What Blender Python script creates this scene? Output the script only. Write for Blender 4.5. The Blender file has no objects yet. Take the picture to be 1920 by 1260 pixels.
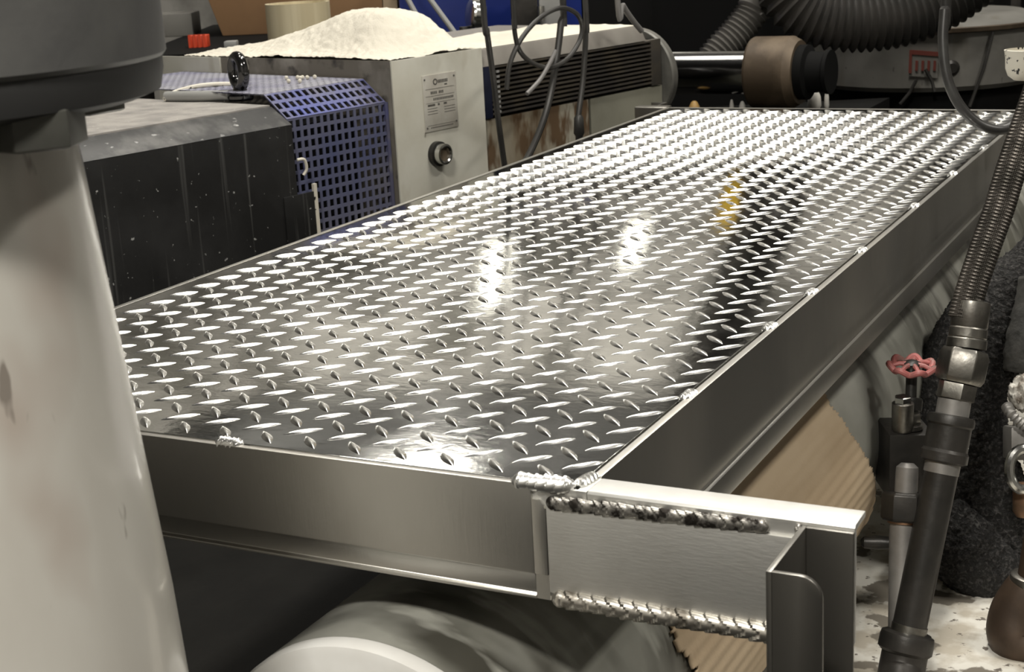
import bpy, bmesh, math, random
from mathutils import Vector, Matrix, noise
random.seed(7)
sc = bpy.context.scene
col = sc.collection
V = Vector
PI = math.pi

# ------------------------------------------------------------------ camera
H = 0.42                                   # height of the tread plate above the floor
FPX = 2882.47
CAM = V((0.44279, -0.75225, 0.30367 + H))
RT = V((0.8938954, 0.4452926, -0.0516289))
DN = V((0.0725142, -0.2572920, -0.9636091))
FW = V((-0.4423717, 0.8576219, -0.2622821))
cd = bpy.data.cameras.new('camera'); cam = bpy.data.objects.new('camera', cd); col.objects.link(cam)
m = Matrix.Identity(4)
for i in range(3):
    m[i][0] = RT[i]; m[i][1] = -DN[i]; m[i][2] = -FW[i]; m[i][3] = CAM[i]
cam.matrix_world = m
cd.sensor_width = 36; cd.lens = FPX * 36 / 1920; cd.clip_start = .02; cd.clip_end = 60
cd.dof.use_dof = True; cd.dof.focus_distance = 1.25; cd.dof.aperture_fstop = 30
sc.camera = cam

# ------------------------------------------------------------------ world, exposure
wd = bpy.data.worlds.new('world'); sc.world = wd; wd.use_nodes = True
wd.node_tree.nodes['Background'].inputs[0].default_value = (.55, .58, .62, 1)
wd.node_tree.nodes['Background'].inputs[1].default_value = .05
vs = sc.view_settings
vs.view_transform = 'Standard'; vs.look = 'None'; vs.gamma = 1; vs.use_curve_mapping = False
vs.exposure = 0.0
FILL = 24.0                                # watts of each added back-wall fill lamp
KEY = 46.0                                  # watts of each ceiling batten lamp

# ------------------------------------------------------------------ pixel helpers (1920 x 1260 frame)
def ray(x, y): return RT * ((x - 960) / FPX) + DN * ((y - 630) / FPX) + FW
def at(x, y, d): return CAM + ray(x, y) * d
def onpl(x, y, n, c):
    d = ray(x, y); return CAM + d * ((c - n.dot(CAM)) / n.dot(d))
def onz(x, y, z): return onpl(x, y, V((0, 0, 1)), z)
TH = math.radians(13)
UU = V((math.sin(TH), math.cos(TH), 0)); WW = V((math.cos(TH), -math.sin(TH), 0))
def mw(w, u, z): return WW * w + UU * u + V((0, 0, z))          # machine frame -> world

# ------------------------------------------------------------------ materials
MATS = {}
def mat(name, c1, rough=.5, metal=0., c2=None, scale=8, lo=.4, hi=.65, stretch=(1, 1, 1), spots=None,
        bump=None, rvar=0., coat=0., emit=None, spec=None, detail=6, layer=None):
    """layered procedural paint: base mixed by noise with c2, optional spots (colour, scale, threshold), bump (scale, strength, stretch)"""
    if name in MATS: return MATS[name]
    mt = bpy.data.materials.new(name); MATS[name] = mt; mt.use_nodes = True
    N = mt.node_tree.nodes; L = mt.node_tree.links; b = N['Principled BSDF']
    b.inputs['Roughness'].default_value = rough; b.inputs['Metallic'].default_value = metal
    b.inputs['Base Color'].default_value = (*c1, 1)
    if spec is not None: b.inputs['Specular IOR Level'].default_value = spec
    if coat: b.inputs['Coat Weight'].default_value = coat; b.inputs['Coat Roughness'].default_value = .08
    if emit: b.inputs['Emission Color'].default_value = (*emit[0], 1); b.inputs['Emission Strength'].default_value = emit[1]
    tc = N.new('ShaderNodeTexCoord')
    def nz(sc_, st, det=6, rgh=.55, off=0):
        mp = N.new('ShaderNodeMapping'); mp.inputs['Scale'].default_value = st; mp.inputs['Location'].default_value = (off, off * .7, off * 1.3)
        L.new(tc.outputs['Object'], mp.inputs[0])
        n = N.new('ShaderNodeTexNoise'); n.inputs['Scale'].default_value = sc_; n.inputs['Detail'].default_value = det
        n.inputs['Roughness'].default_value = rgh; L.new(mp.outputs[0], n.inputs['Vector']); return n
    def ramp(src, a, z):
        r = N.new('ShaderNodeMapRange'); r.inputs['From Min'].default_value = a; r.inputs['From Max'].default_value = z
        L.new(src, r.inputs['Value']); return r
    cur = None
    def mix(fac, ca, cb):
        x = N.new('ShaderNodeMix'); x.data_type = 'RGBA'; L.new(fac, x.inputs['Factor'])
        if isinstance(ca, tuple): x.inputs[6].default_value = (*ca, 1)
        else: L.new(ca, x.inputs[6])
        x.inputs[7].default_value = (*cb, 1); return x.outputs[2]
    cur = c1
    if c2:
        n = nz(scale, stretch, detail); r = ramp(n.outputs['Fac'], lo, hi); cur = mix(r.outputs[0], cur, c2)
        if rvar:
            q = N.new('ShaderNodeMapRange'); q.inputs['To Min'].default_value = rough; q.inputs['To Max'].default_value = min(1, rough + rvar)
            L.new(r.outputs[0], q.inputs['Value']); L.new(q.outputs[0], b.inputs['Roughness'])
    for k, s in enumerate((layer or []) + ([spots] if spots else [])):
        cs, ss, th = s[:3]; st = s[3] if len(s) > 3 else (1, 1, 1); wd_ = s[4] if len(s) > 4 else .03
        n = nz(ss, st, 3, .5, 3.1 + 5 * k); r = ramp(n.outputs['Fac'], th, th + wd_); cur = mix(r.outputs[0], cur, cs)
    if not isinstance(cur, tuple): L.new(cur, b.inputs['Base Color'])
    if bump:
        n = nz(bump[0], bump[2] if len(bump) > 2 else (1, 1, 1), 5); bp = N.new('ShaderNodeBump')
        bp.inputs['Strength'].default_value = bump[1]; bp.inputs['Distance'].default_value = bump[3] if len(bump) > 3 else .002
        L.new(n.outputs['Fac'], bp.inputs['Height']); L.new(bp.outputs[0], b.inputs['Normal'])
    return mt

M_tread = mat('bright_tread_aluminium', (.74, .74, .72), .07, 1, (.62, .62, .6), 14, .35, .7, (1, 1, 1), bump=(34, .2, (1, 1.6, 1), .0012), rvar=.08)
M_lug = mat('burnished_lug_aluminium', (.92, .92, .9), .24, 1, bump=(420, .15, (1, 1, 1), .0004))
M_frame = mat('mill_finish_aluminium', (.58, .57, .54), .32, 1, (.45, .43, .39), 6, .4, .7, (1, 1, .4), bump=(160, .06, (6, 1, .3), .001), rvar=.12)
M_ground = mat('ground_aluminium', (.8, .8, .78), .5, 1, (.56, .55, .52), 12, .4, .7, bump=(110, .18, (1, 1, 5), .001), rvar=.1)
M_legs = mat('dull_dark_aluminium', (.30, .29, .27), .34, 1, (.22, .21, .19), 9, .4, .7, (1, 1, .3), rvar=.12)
M_meltpipe = mat('glossy_black_pipe', (.2, .2, .2), .16, 1)
M_weld = mat('bright_weld_metal', (.88, .88, .86), .36, 1, (.7, .7, .68), 60, .4, .7)
M_weldtan = mat('tan_tinted_weld_metal', (.72, .69, .63), .34, 1, (.22, .2, .17), 90, .46, .62, rvar=.2)
M_sootweld = mat('sooty_weld_metal', (.62, .6, .56), .36, 1, (.05, .045, .04), 120, .44, .58, rvar=.3)
M_cone = mat('glossy_white_plastic', (.6, .58, .53), .22, 0, (.5, .47, .42), 7, .45, .75, (1, 1, .5), layer=[((.47, .41, .36), 11, .6, (1, 1, .6), .12), ((.26, .23, .2), 62, .68, (1, 1, .3), .05)], coat=.35)
M_flange = mat('dull_grey_cast_iron', (.10, .10, .10), .5, .2, (.18, .18, .17), 9, .4, .7, bump=(60, .15))
M_flange_dark = mat('dark_grey_gasket', (.035, .035, .035), .6)
M_nut = mat('dull_nut_steel', (.085, .085, .075), .5, .4, (.12, .12, .11), 20)
M_pipe = mat('stained_pale_pipe', (.42, .42, .38), .4, 0, (.22, .22, .19), 5, .40, .62, (1, .6, 1), layer=[((.07, .067, .055), 13, .47, (.6, 1.2, .6), .2), ((.36, .36, .32), 30, .56, (.5, 1.3, .5), .12)], bump=(30, .08))
M_cap = mat('white_pipe_cap', (.82, .82, .8), .4, 0, (.72, .71, .68), 12, .45, .7, spots=((.35, .33, .3), 60, .73))
M_card = mat('corrugated_cardboard', (.56, .44, .30), .8, 0, (.48, .365, .24), 20, .4, .65, (1, .3, 1), bump=(250, .15))
M_carddark = mat('brown_carton_board', (.27, .155, .075), .8, 0, (.17, .095, .05), 4, .45, .7)
M_black = mat('black_machine_paint', (.013, .013, .013), .42, 0, (.03, .03, .03), 7, .4, .7, layer=[((.075, .075, .072), 80, .60, (1, 1, .025), .12), ((.3, .3, .29), 130, .70, (1, 1, 1), .04)], bump=(80, .12), spec=.3)
M_dust = mat('dusty_dark_paint', (.36, .34, .315), .8, 0, (.22, .21, .2), 24, .4, .7, spots=((.75, .74, .7), 160, .7), bump=(220, .4))
M_chamfer = mat('scuffed_black_paint', (.03, .03, .031), .4, 0, (.1, .098, .095), 22, .46, .62, (1, 1, 1), spots=((.4, .4, .39), 90, .66, (1, .6, 1), .08), bump=(80, .1))
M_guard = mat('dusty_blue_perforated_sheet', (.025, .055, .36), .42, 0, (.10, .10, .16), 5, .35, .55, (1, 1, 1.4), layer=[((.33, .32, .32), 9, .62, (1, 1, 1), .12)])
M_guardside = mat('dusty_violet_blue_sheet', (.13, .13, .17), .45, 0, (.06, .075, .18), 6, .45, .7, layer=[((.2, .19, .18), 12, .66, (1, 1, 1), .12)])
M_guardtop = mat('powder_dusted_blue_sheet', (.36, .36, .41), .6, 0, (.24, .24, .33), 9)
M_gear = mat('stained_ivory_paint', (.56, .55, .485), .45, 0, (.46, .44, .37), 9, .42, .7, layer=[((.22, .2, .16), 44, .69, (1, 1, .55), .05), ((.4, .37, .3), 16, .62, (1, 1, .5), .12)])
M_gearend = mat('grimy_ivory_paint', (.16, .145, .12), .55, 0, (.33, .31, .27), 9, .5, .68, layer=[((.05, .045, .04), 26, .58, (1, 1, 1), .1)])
M_rust = mat('rust_streaked_panel', (.42, .4, .33), .55, 0, (.24, .2, .14), 10, .42, .64, (1, 1, .4), layer=[((.12, .075, .04), 30, .52, (1, 1, .4), .09)])
M_olive = mat('grimy_olive_panel', (.26, .255, .205), .5, 0, (.19, .185, .145), 8, .4, .65, layer=[((.08, .075, .06), 60, .72, (1, 1, .7), .05)])
M_powder = mat('white_polymer_powder', (.74, .70, .60), .9, 0, (.66, .62, .53), 8, .4, .7, bump=(420, .5, (1, 1, 1), .002))
M_hood = mat('worn_grey_hood', (.33, .31, .28), .42, .35, (.24, .22, .2), 10, .4, .7)
M_fin = mat('dark_louver_steel', (.055, .05, .045), .42, .3, (.1, .085, .06), 16, .45, .7)
M_darkvoid = mat('black_interior', (.005, .005, .005), .8, spec=.12)
M_darkblue = mat('dark_blue_paint', (.005, .008, .026), .45)
M_blue = mat('royal_blue_cabinet_paint', (.006, .02, .15), .38, 0, (.004, .012, .1), 4)
M_iron = mat('black_iron_pipe', (.022, .021, .019), .42, .3, (.05, .045, .04), 18, .4, .7, bump=(90, .2))
M_steel = mat('scuffed_steel_fitting', (.3, .29, .265), .33, 1, (.14, .13, .115), 40, .4, .65, rvar=.2, bump=(120, .15))
M_zinc = mat('dull_zinc_pipe', (.3, .29, .275), .5, .5, (.2, .19, .18), 30, .4, .7)
M_brass = mat('tarnished_copper_alloy', (.42, .24, .15), .4, .7, (.25, .16, .1), 50)
M_redpaint = mat('faded_red_handwheel_paint', (.46, .15, .14), .5, 0, (.2, .14, .12), 60, .5, .68)
M_dullred = mat('dull_dark_red_paint', (.15, .035, .025), .6)
M_red = mat('orange_red_plastic', (.6, .06, .02), .45)
M_braid = mat('braided_steel_wire', (.10, .09, .08), .38, .85, (.05, .046, .04), 50)
M_foam = mat('black_foam_insulation', (.010, .0095, .009), .85, 0, (.085, .08, .077), 250, .5, .7, bump=(250, 1., (1, 1, 1), .008))
M_foamskin = mat('dusty_foam_lining', (.08, .078, .072), .8, 0, (.03, .03, .028), 40, bump=(200, .5))
M_rubber = mat('black_rubber_hose', (.022, .021, .02), .4, 0, (.04, .04, .037), 30)
M_cable = mat('grey_black_cable_sheath', (.024, .023, .021), .4, 0, (.045, .043, .04), 20)
M_cablelight = mat('light_grey_cable_sheath', (.16, .155, .15), .45)
M_duct = mat('black_corrugated_duct', (.03, .029, .027), .38, 0, (.055, .05, .045), 8)
M_duct2 = mat('grey_corrugated_duct', (.11, .105, .095), .42, 0, (.07, .065, .06), 8)
M_chrome = mat('polished_black_chrome', (.09, .09, .09), .1, .9)
M_rustdrum = mat('rusty_brown_steel', (.06, .042, .026), .55, .3, (.14, .105, .07), 14, .42, .66, (1, 1, .5), bump=(60, .2))
M_rustdark = mat('dark_rusted_iron', (.05, .033, .022), .55, .3, (.09, .06, .04), 30, .4, .7, bump=(60, .2))
M_ring = mat('grey_flange_ring', (.17, .165, .15), .45, .3, (.1, .1, .09), 20)
M_tank = mat('dirty_white_tank', (.17, .165, .15), .55, 0, (.11, .105, .095), 8, .42, .7, layer=[((.05, .047, .04), 40, .7, (1, 1, .6), .06), ((.12, .11, .09), 14, .6, (1, 1, .25), .12)])
M_cup = mat('speckled_cream_enamel', (.72, .69, .6), .4, 0, (.66, .62, .53), 12, spots=((.02, .02, .018), 130, .64, (1, 1, 1), .02))
M_cream = mat('cream_fibre_tube', (.62, .55, .38), .7, 0, (.5, .43, .28), 26, .42, .6, (1, 1, .03))
M_silver = mat('polished_steel', (.62, .62, .6), .2, 1)
M_greymotor = mat('grey_motor_paint', (.3, .3, .29), .45)
M_white = mat('white_plaster_cloth', (.72, .7, .66), .8, 0, (.55, .53, .48), 30, bump=(60, .4))
M_corr = mat('corroded_white_metal', (.6, .58, .53), .6, 0, (.2, .17, .14), 60, .42, .6, layer=[((.05, .045, .04), 45, .6, (1, 1, 1), .06)], bump=(120, .6))
M_ochre = mat('ochre_brass', (.36, .22, .07), .5)
M_yellow = mat('safety_yellow_paint', (.85, .55, .03), .4, emit=None)
M_wall = mat('grey_workshop_wall', (.5, .485, .455), .8, 0, (.12, .115, .1), 1.6, .42, .6)
M_ceil = mat('dark_workshop_ceiling', (.10, .1, .098), .8, 0, (.07, .07, .07), 1)
M_plate = mat('nameplate_metal', (.62, .6, .54), .4, .2, (.52, .49, .43), 30)
M_ink = mat('nameplate_ink', (.09, .085, .075), .6)
M_lamp = mat('lamp_housing_white', (.8, .8, .8), .5)
M_diff = mat('lamp_diffuser', (.9, .9, .88), .5, emit=((1, .97, .9), 22))
M_pane = mat('daylit_window_pane', (.8, .8, .75), .3, emit=((1, .95, .82), 2.0))
M_wframe = mat('window_frame_grey', (.2, .2, .2), .5)

# floor: concrete coloured near-black for the shade under the platform, plus a flaking white painted lane and its own drips
def floor_mat():
    mt = bpy.data.materials.new('shade_dark_concrete_with_flaking_white_paint'); mt.use_nodes = True
    N = mt.node_tree.nodes; L = mt.node_tree.links; b = N['Principled BSDF']; b.inputs['Roughness'].default_value = .7; b.inputs['Specular IOR Level'].default_value = .15
    tc = N.new('ShaderNodeTexCoord')
    def nz(s, det=6, off=0.):
        mp = N.new('ShaderNodeMapping'); mp.inputs['Location'].default_value = (off, off, off); L.new(tc.outputs['Object'], mp.inputs[0])
        n = N.new('ShaderNodeTexNoise'); n.inputs['Scale'].default_value = s; n.inputs['Detail'].default_value = det; L.new(mp.outputs[0], n.inputs['Vector']); return n.outputs['Fac']
    def rg(src, a, z):
        r = N.new('ShaderNodeMapRange'); r.inputs['From Min'].default_value = a; r.inputs['From Max'].default_value = z; L.new(src, r.inputs['Value']); return r.outputs[0]
    def mx(f, a, c):
        x = N.new('ShaderNodeMix'); x.data_type = 'RGBA'; L.new(f, x.inputs['Factor'])
        for i, q in ((6, a), (7, c)):
            if isinstance(q, tuple): x.inputs[i].default_value = (*q, 1)
            else: L.new(q, x.inputs[i])
        return x.outputs[2]
    def mul(a, c):
        x = N.new('ShaderNodeMath'); x.operation = 'MULTIPLY'; L.new(a, x.inputs[0]); L.new(c, x.inputs[1]); return x.outputs[0]
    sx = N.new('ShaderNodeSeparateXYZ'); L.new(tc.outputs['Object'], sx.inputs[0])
    dark = mx(rg(nz(5), .35, .7), (.006, .006, .0055), (.016, .015, .013))  # near-black base: shade below the platform painted into the floor colour
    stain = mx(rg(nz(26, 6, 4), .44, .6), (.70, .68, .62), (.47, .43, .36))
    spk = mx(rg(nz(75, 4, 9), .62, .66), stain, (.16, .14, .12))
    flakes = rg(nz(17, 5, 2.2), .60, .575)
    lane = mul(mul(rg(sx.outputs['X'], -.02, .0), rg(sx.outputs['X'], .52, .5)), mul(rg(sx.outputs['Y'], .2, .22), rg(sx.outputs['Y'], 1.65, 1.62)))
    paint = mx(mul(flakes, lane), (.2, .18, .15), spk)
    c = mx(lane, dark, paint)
    L.new(c, b.inputs['Base Color'])
    bp = N.new('ShaderNodeBump'); bp.inputs['Strength'].default_value = .35; bp.inputs['Distance'].default_value = .002
    L.new(nz(60), bp.inputs['Height']); L.new(bp.outputs[0], b.inputs['Normal'])
    return mt

# ------------------------------------------------------------------ builders
RM = {}                                     # object -> inverse of its thing's placement matrix
def thing(name, loc, label, cat, group=None, rz=0.):
    o = bpy.data.objects.new(name, None); col.objects.link(o); o.empty_display_size = .05
    o.location = loc; o.rotation_euler = (0, 0, rz)
    o['label'] = label; o['category'] = cat
    if group: o['group'] = group
    RM[o] = (Matrix.Translation(V(loc)) @ Matrix.Rotation(rz, 4, 'Z')).inverted()
    return o
def spl(pts, n=8):
    pts = [V(p) for p in pts]; out = []
    for i in range(len(pts) - 1):
        p0 = pts[max(i - 1, 0)]; p1 = pts[i]; p2 = pts[i + 1]; p3 = pts[min(i + 2, len(pts) - 1)]
        for k in range(n):
            t = k / n
            out.append(.5 * ((2 * p1) + (p2 - p0) * t + (2 * p0 - 5 * p1 + 4 * p2 - p3) * t * t + (3 * p1 - p0 - 3 * p2 + p3) * t ** 3))
    out.append(pts[-1]); return out
def frames(path):
    T = []
    for i in range(len(path)):
        a = path[max(i - 1, 0)]; b = path[min(i + 1, len(path) - 1)]; T.append((b - a).normalized())
    n = T[0].orthogonal().normalized(); F = []
    for t in T:
        n = (n - t * n.dot(t)).normalized(); F.append((n, t.cross(n)))
    return F
class MB:
    def __init__(s): s.v = []; s.f = []
    def add(s, v, f):
        b = len(s.v); s.v += [V(x) for x in v]; s.f += [[b + i for i in q] for q in f]; return s
    def hexa(s, p):                         # 8 points: bottom ring, top ring
        return s.add(p, [(3, 2, 1, 0), (4, 5, 6, 7), (0, 1, 5, 4), (1, 2, 6, 5), (2, 3, 7, 6), (3, 0, 4, 7)])
    def box(s, a, b):
        (x0, y0, z0), (x1, y1, z1) = a, b
        return s.hexa([(x0, y0, z0), (x1, y0, z0), (x1, y1, z0), (x0, y1, z0), (x0, y0, z1), (x1, y0, z1), (x1, y1, z1), (x0, y1, z1)])
    def obox(s, o, a, b, c):                # oriented box: corner + three edge vectors
        o, a, b, c = V(o), V(a), V(b), V(c)
        return s.hexa([o, o + a, o + a + b, o + b, o + c, o + a + c, o + a + b + c, o + b + c])
    def prism(s, poly, vec):
        n = len(poly); vec = V(vec); p = [V(q) for q in poly]
        return s.add(p + [q + vec for q in p], [list(range(n))[::-1], list(range(n, 2 * n))] + [(i, (i + 1) % n, n + (i + 1) % n, n + i) for i in range(n)])
    def tube(s, path, r, n=12, caps=True, rf=None, closed=False):
        path = [V(p) for p in path]; F = frames(path); vv = []; ff = []
        for i, p in enumerate(path):
            rr = r[i] if isinstance(r, (list, tuple)) else r
            for k in range(n):
                a = 2 * PI * k / n; q = rf(i, a) if rf else 1.
                vv.append(p + (F[i][0] * math.cos(a) + F[i][1] * math.sin(a)) * rr * q)
        m_ = len(path)
        for i in range(m_ - 1 + (1 if closed else 0)):
            j = (i + 1) % m_
            for k in range(n):
                l = (k + 1) % n; ff.append((i * n + k, i * n + l, j * n + l, j * n + k))
        if caps and not closed: ff += [list(range(n))[::-1], list(range((m_ - 1) * n, m_ * n))]
        return s.add(vv, ff)
    def lathe(s, prof, o, ax=(0, 0, 1), n=32, caps=True, x0=None, phase=0.):
        o = V(o); ax = V(ax).normalized(); a = V(x0) if x0 else ax.orthogonal()
        a = (a - ax * a.dot(ax)).normalized(); b = ax.cross(a); vv = []; ff = []
        for r, h in prof:
            for k in range(n):
                t = 2 * PI * k / n + phase; vv.append(o + ax * h + (a * math.cos(t) + b * math.sin(t)) * r)
        for i in range(len(prof) - 1):
            for k in range(n):
                l = (k + 1) % n; ff.append((i * n + k, i * n + l, (i + 1) * n + l, (i + 1) * n + k))
        if caps: ff += [list(range(n))[::-1], list(range((len(prof) - 1) * n, len(prof) * n))]
        return s.add(vv, ff)
    def ball(s, c, r, n=8, sz=(1, 1, 1)):
        c = V(c); vv = [c + V((0, 0, r * sz[2]))]; ff = []
        for i in range(1, n // 2 + 1 - 1 + 1):
            th = PI * i / (n // 2 + 1)
            for k in range(n):
                t = 2 * PI * k / n; vv.append(c + V((math.sin(th) * math.cos(t) * r * sz[0], math.sin(th) * math.sin(t) * r * sz[1], math.cos(th) * r * sz[2])))
        vv.append(c - V((0, 0, r * sz[2]))); R_ = n // 2
        for k in range(n): ff.append((0, 1 + k, 1 + (k + 1) % n))
        for i in range(R_ - 1):
            for k in range(n): ff.append((1 + i * n + k, 1 + (i + 1) * n + k, 1 + (i + 1) * n + (k + 1) % n, 1 + i * n + (k + 1) % n))
        for k in range(n): ff.append((len(vv) - 1, 1 + (R_ - 1) * n + (k + 1) % n, 1 + (R_ - 1) * n + k))
        return s.add(vv, ff)
    def mesh(s, name, M=None, off=None, bevel=0, angle=35, smooth=True, mt=None):
        me = bpy.data.meshes.new(name)
        vs_ = [(M @ p) if M else (p - off if off else p) for p in s.v]
        me.from_pydata(vs_, [], s.f); me.validate()
        bm = bmesh.new(); bm.from_mesh(me); bmesh.ops.recalc_face_normals(bm, faces=bm.faces)
        if bevel:
            ed = [e for e in bm.edges if len(e.link_faces) == 2 and e.calc_face_angle(0) > .5]
            bmesh.ops.bevel(bm, geom=ed, offset=bevel, segments=2, profile=.6, affect='EDGES', clamp_overlap=True)
        bm.to_mesh(me); bm.free()
        if smooth:
            me.polygons.foreach_set('use_smooth', [True] * len(me.polygons)); me.set_sharp_from_angle(angle=math.radians(angle))
        if mt: me.materials.append(mt)
        me.update(); return me
    def part(s, name, mt, parent, bevel=0, angle=35, label=None, smooth=True):
        o = bpy.data.objects.new(name, s.mesh(name, M=RM[parent], bevel=bevel, angle=angle, mt=mt, smooth=smooth))
        col.objects.link(o); o.parent = parent; RM[o] = RM[parent]
        if label: o['label'] = label
        return o
    def solo(s, name, mt, origin, label=None, cat=None, group=None, kind=None, bevel=0, angle=35, smooth=True):
        origin = V(origin)
        o = bpy.data.objects.new(name, s.mesh(name, off=origin, bevel=bevel, angle=angle, mt=mt, smooth=smooth)); col.objects.link(o)
        o.location = origin; RM[o] = Matrix.Translation(origin).inverted()
        if label: o['label'] = label
        if cat: o['category'] = cat
        if group: o['group'] = group
        if kind: o['kind'] = kind
        return o
def ripple_weld(path, r, pitch, flat=.75, skew=1.0, up=V((0, 0, 1)), seed=0, n=26, rip=.18):
    """stacked-dime weld bead along a path: every ripple is real relief"""
    P = [V(p) for p in path]; Ls = [0]
    for a, b in zip(P, P[1:]): Ls.append(Ls[-1] + (b - a).length)
    tot = Ls[-1]; st = max(8, int(tot / pitch * 12)); rnd = random.Random(seed); mb = MB(); vv = []; ff = []
    def pos(t):
        t = min(max(t, 0), tot)
        for i in range(len(P) - 1):
            if t <= Ls[i + 1] or i == len(P) - 2:
                d = Ls[i + 1] - Ls[i]; return P[i].lerp(P[i + 1], (t - Ls[i]) / d), (P[i + 1] - P[i]).normalized()
    amp = [rnd.uniform(.92, 1.08) for _ in range(int(tot / pitch) + 4)]
    for i in range(st + 1):
        t = tot * i / st; p, d = pos(t); sd = d.cross(up).normalized(); e = min(1, math.sqrt(max(0, min(t, tot - t)) / (r * .8)) + .02)
        for k in range(n):
            a = 2 * PI * k / n; tt = t / pitch + skew * abs(math.cos(a)); ph = tt - math.floor(tt); w_ = amp[int(tt) % len(amp)]
            q = r * e * w_ * (1.04 - rip + rip * math.sqrt(max(0, 1 - ph)))
            vv.append(p + sd * math.cos(a) * q + up * math.sin(a) * q * flat)
    for i in range(st):
        for k in range(n): ff.append((i * n + k, i * n + (k + 1) % n, (i + 1) * n + (k + 1) % n, (i + 1) * n + k))
    ff += [list(range(n)), list(range(st * n, st * n + n))]
    return mb.add(vv, ff)
def hexprof(mb, o, ax, r, h, x0=None, ch=.12, phase=0.):
    """hexagonal nut/head with chamfered rims"""
    mb.lathe([(r * .88, 0), (r, h * ch), (r, h * (1 - ch)), (r * .88, h)], o, ax, n=6, x0=x0, phase=phase); return mb
def corrugated(path, r, pitch, depth, n=28, wall=True):
    P = [V(p) for p in path]; L = [0]
    for a, b in zip(P, P[1:]): L.append(L[-1] + (b - a).length)
    st = int(L[-1] / pitch * 6); out = []; rr = []
    j = 0
    for i in range(st + 1):
        t = L[-1] * i / st
        while j < len(P) - 2 and t > L[j + 1]: j += 1
        out.append(P[j].lerp(P[j + 1], (t - L[j]) / (L[j + 1] - L[j]))); rr.append(r - depth * (.5 - .5 * math.cos(2 * PI * t / pitch)) ** .7)
    return MB().tube(out, rr, n)

# ------------------------------------------------------------------ the setting
X0, X1, Y0, Y1, ZC = -4.2, 3.4, -3.2, 4.6, 3.5
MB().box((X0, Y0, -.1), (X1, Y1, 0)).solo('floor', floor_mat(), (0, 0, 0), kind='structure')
MB().box((X0, Y0, ZC), (X1, Y1, ZC + .1)).solo('ceiling', M_ceil, (0, 0, ZC), kind='structure')
MB().box((X0, Y1, 0), (X1, Y1 + .1, ZC)).solo('wall_back', M_wall, (0, Y1, 0), kind='structure')
MB().box((X0 - .1, Y0, 0), (X0, Y1, ZC)).solo('wall_left', M_wall, (X0, 0, 0), kind='structure')
MB().box((X1, Y0, 0), (X1 + .1, Y1, ZC)).solo('wall_right', M_wall, (X1, 0, 0), kind='structure')
MB().box((X0, Y0 - .1, 0), (X1, Y0, ZC)).solo('wall_front', M_wall, (0, Y0, 0), kind='structure')
for i, (wx, ww, z0, z1) in enumerate([(-2.45, .16, 1.5, 2.4), (-1.72, .12, 1.4, 2.0)]):
    wn = MB().box((wx - ww / 2 - .03, Y1 - .03, z0 - .03), (wx + ww / 2 + .03, Y1 - .012, z1 + .03)).solo('window_%d' % (i + 1), M_wframe, (wx, Y1 - .03, z0), kind='structure')
    MB().box((wx - ww / 2, Y1 - .036, z0), (wx + ww / 2, Y1 - .031, z1)).part('pane', M_pane, wn)

# ceiling battens: real lamps
def batten(x, y, z, power, label, rz=0., ln=1.2, wd_=.22):
    t = thing('batten_lamp', (x, y, z), label, 'lamp', 'ceiling batten lamps', rz)
    c, s_ = math.cos(rz), math.sin(rz); ex = V((c, s_, 0)); ey = V((-s_, c, 0)); o = V((x, y, z))
    MB().obox(o - ex * ln / 2 - ey * wd_ / 2, ex * ln, ey * wd_, V((0, 0, .06))).part('housing', M_lamp, t, bevel=.006)
    for sx in (-.4, .4):
        MB().tube([o + ex * ln * sx + V((0, 0, .06)), o + ex * ln * sx + V((0, 0, ZC - z))], .006, 8).part('hanger_rod', M_greymotor, t)
    ld = bpy.data.lights.new('batten_light', 'AREA'); ld.shape = 'RECTANGLE'; ld.size = ln * .96; ld.size_y = wd_ * .9; ld.energy = power; ld.color = (1, .955, .87)
    lo_ = bpy.data.objects.new('batten_light', ld); col.objects.link(lo_); lo_.parent = t; lo_.location = (0, 0, -.004)
batten(.42, -1.75, 2.65, KEY * 2.1, 'white batten lamp hung near the front wall, behind the standpipe', rz=.2, ln=.5, wd_=.28)
batten(-.10, 1.30, 2.9, KEY * .75, 'white batten lamp hung over the platform, first in the row of three', rz=PI / 2, ln=.8, wd_=.26)
batten(-.15, 2.35, 2.9, KEY * .5, 'white batten lamp hung over the melt pipe, middle of the row of three', rz=PI / 2, ln=1.05, wd_=.34)
batten(-.05, 3.50, 2.9, KEY * .25, 'white batten lamp hung behind the pale tank, last in the row of three', rz=PI / 2, ln=1.05, wd_=.34)
batten(1.75, .95, 2.8, KEY * .95, 'white batten lamp hung along the right wall', rz=PI / 2, ln=.8, wd_=.26)
batten(-1.56, 2.25, 2.9, KEY * .34, 'white batten lamp hung over the blue cabinet and bench', rz=PI / 2, ln=1.05, wd_=.34)
batten(-.95, 1.05, 2.9, KEY * .35, 'white batten lamp hung over the ivory gearbox', rz=PI / 2, ln=1.05, wd_=.34)

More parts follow.
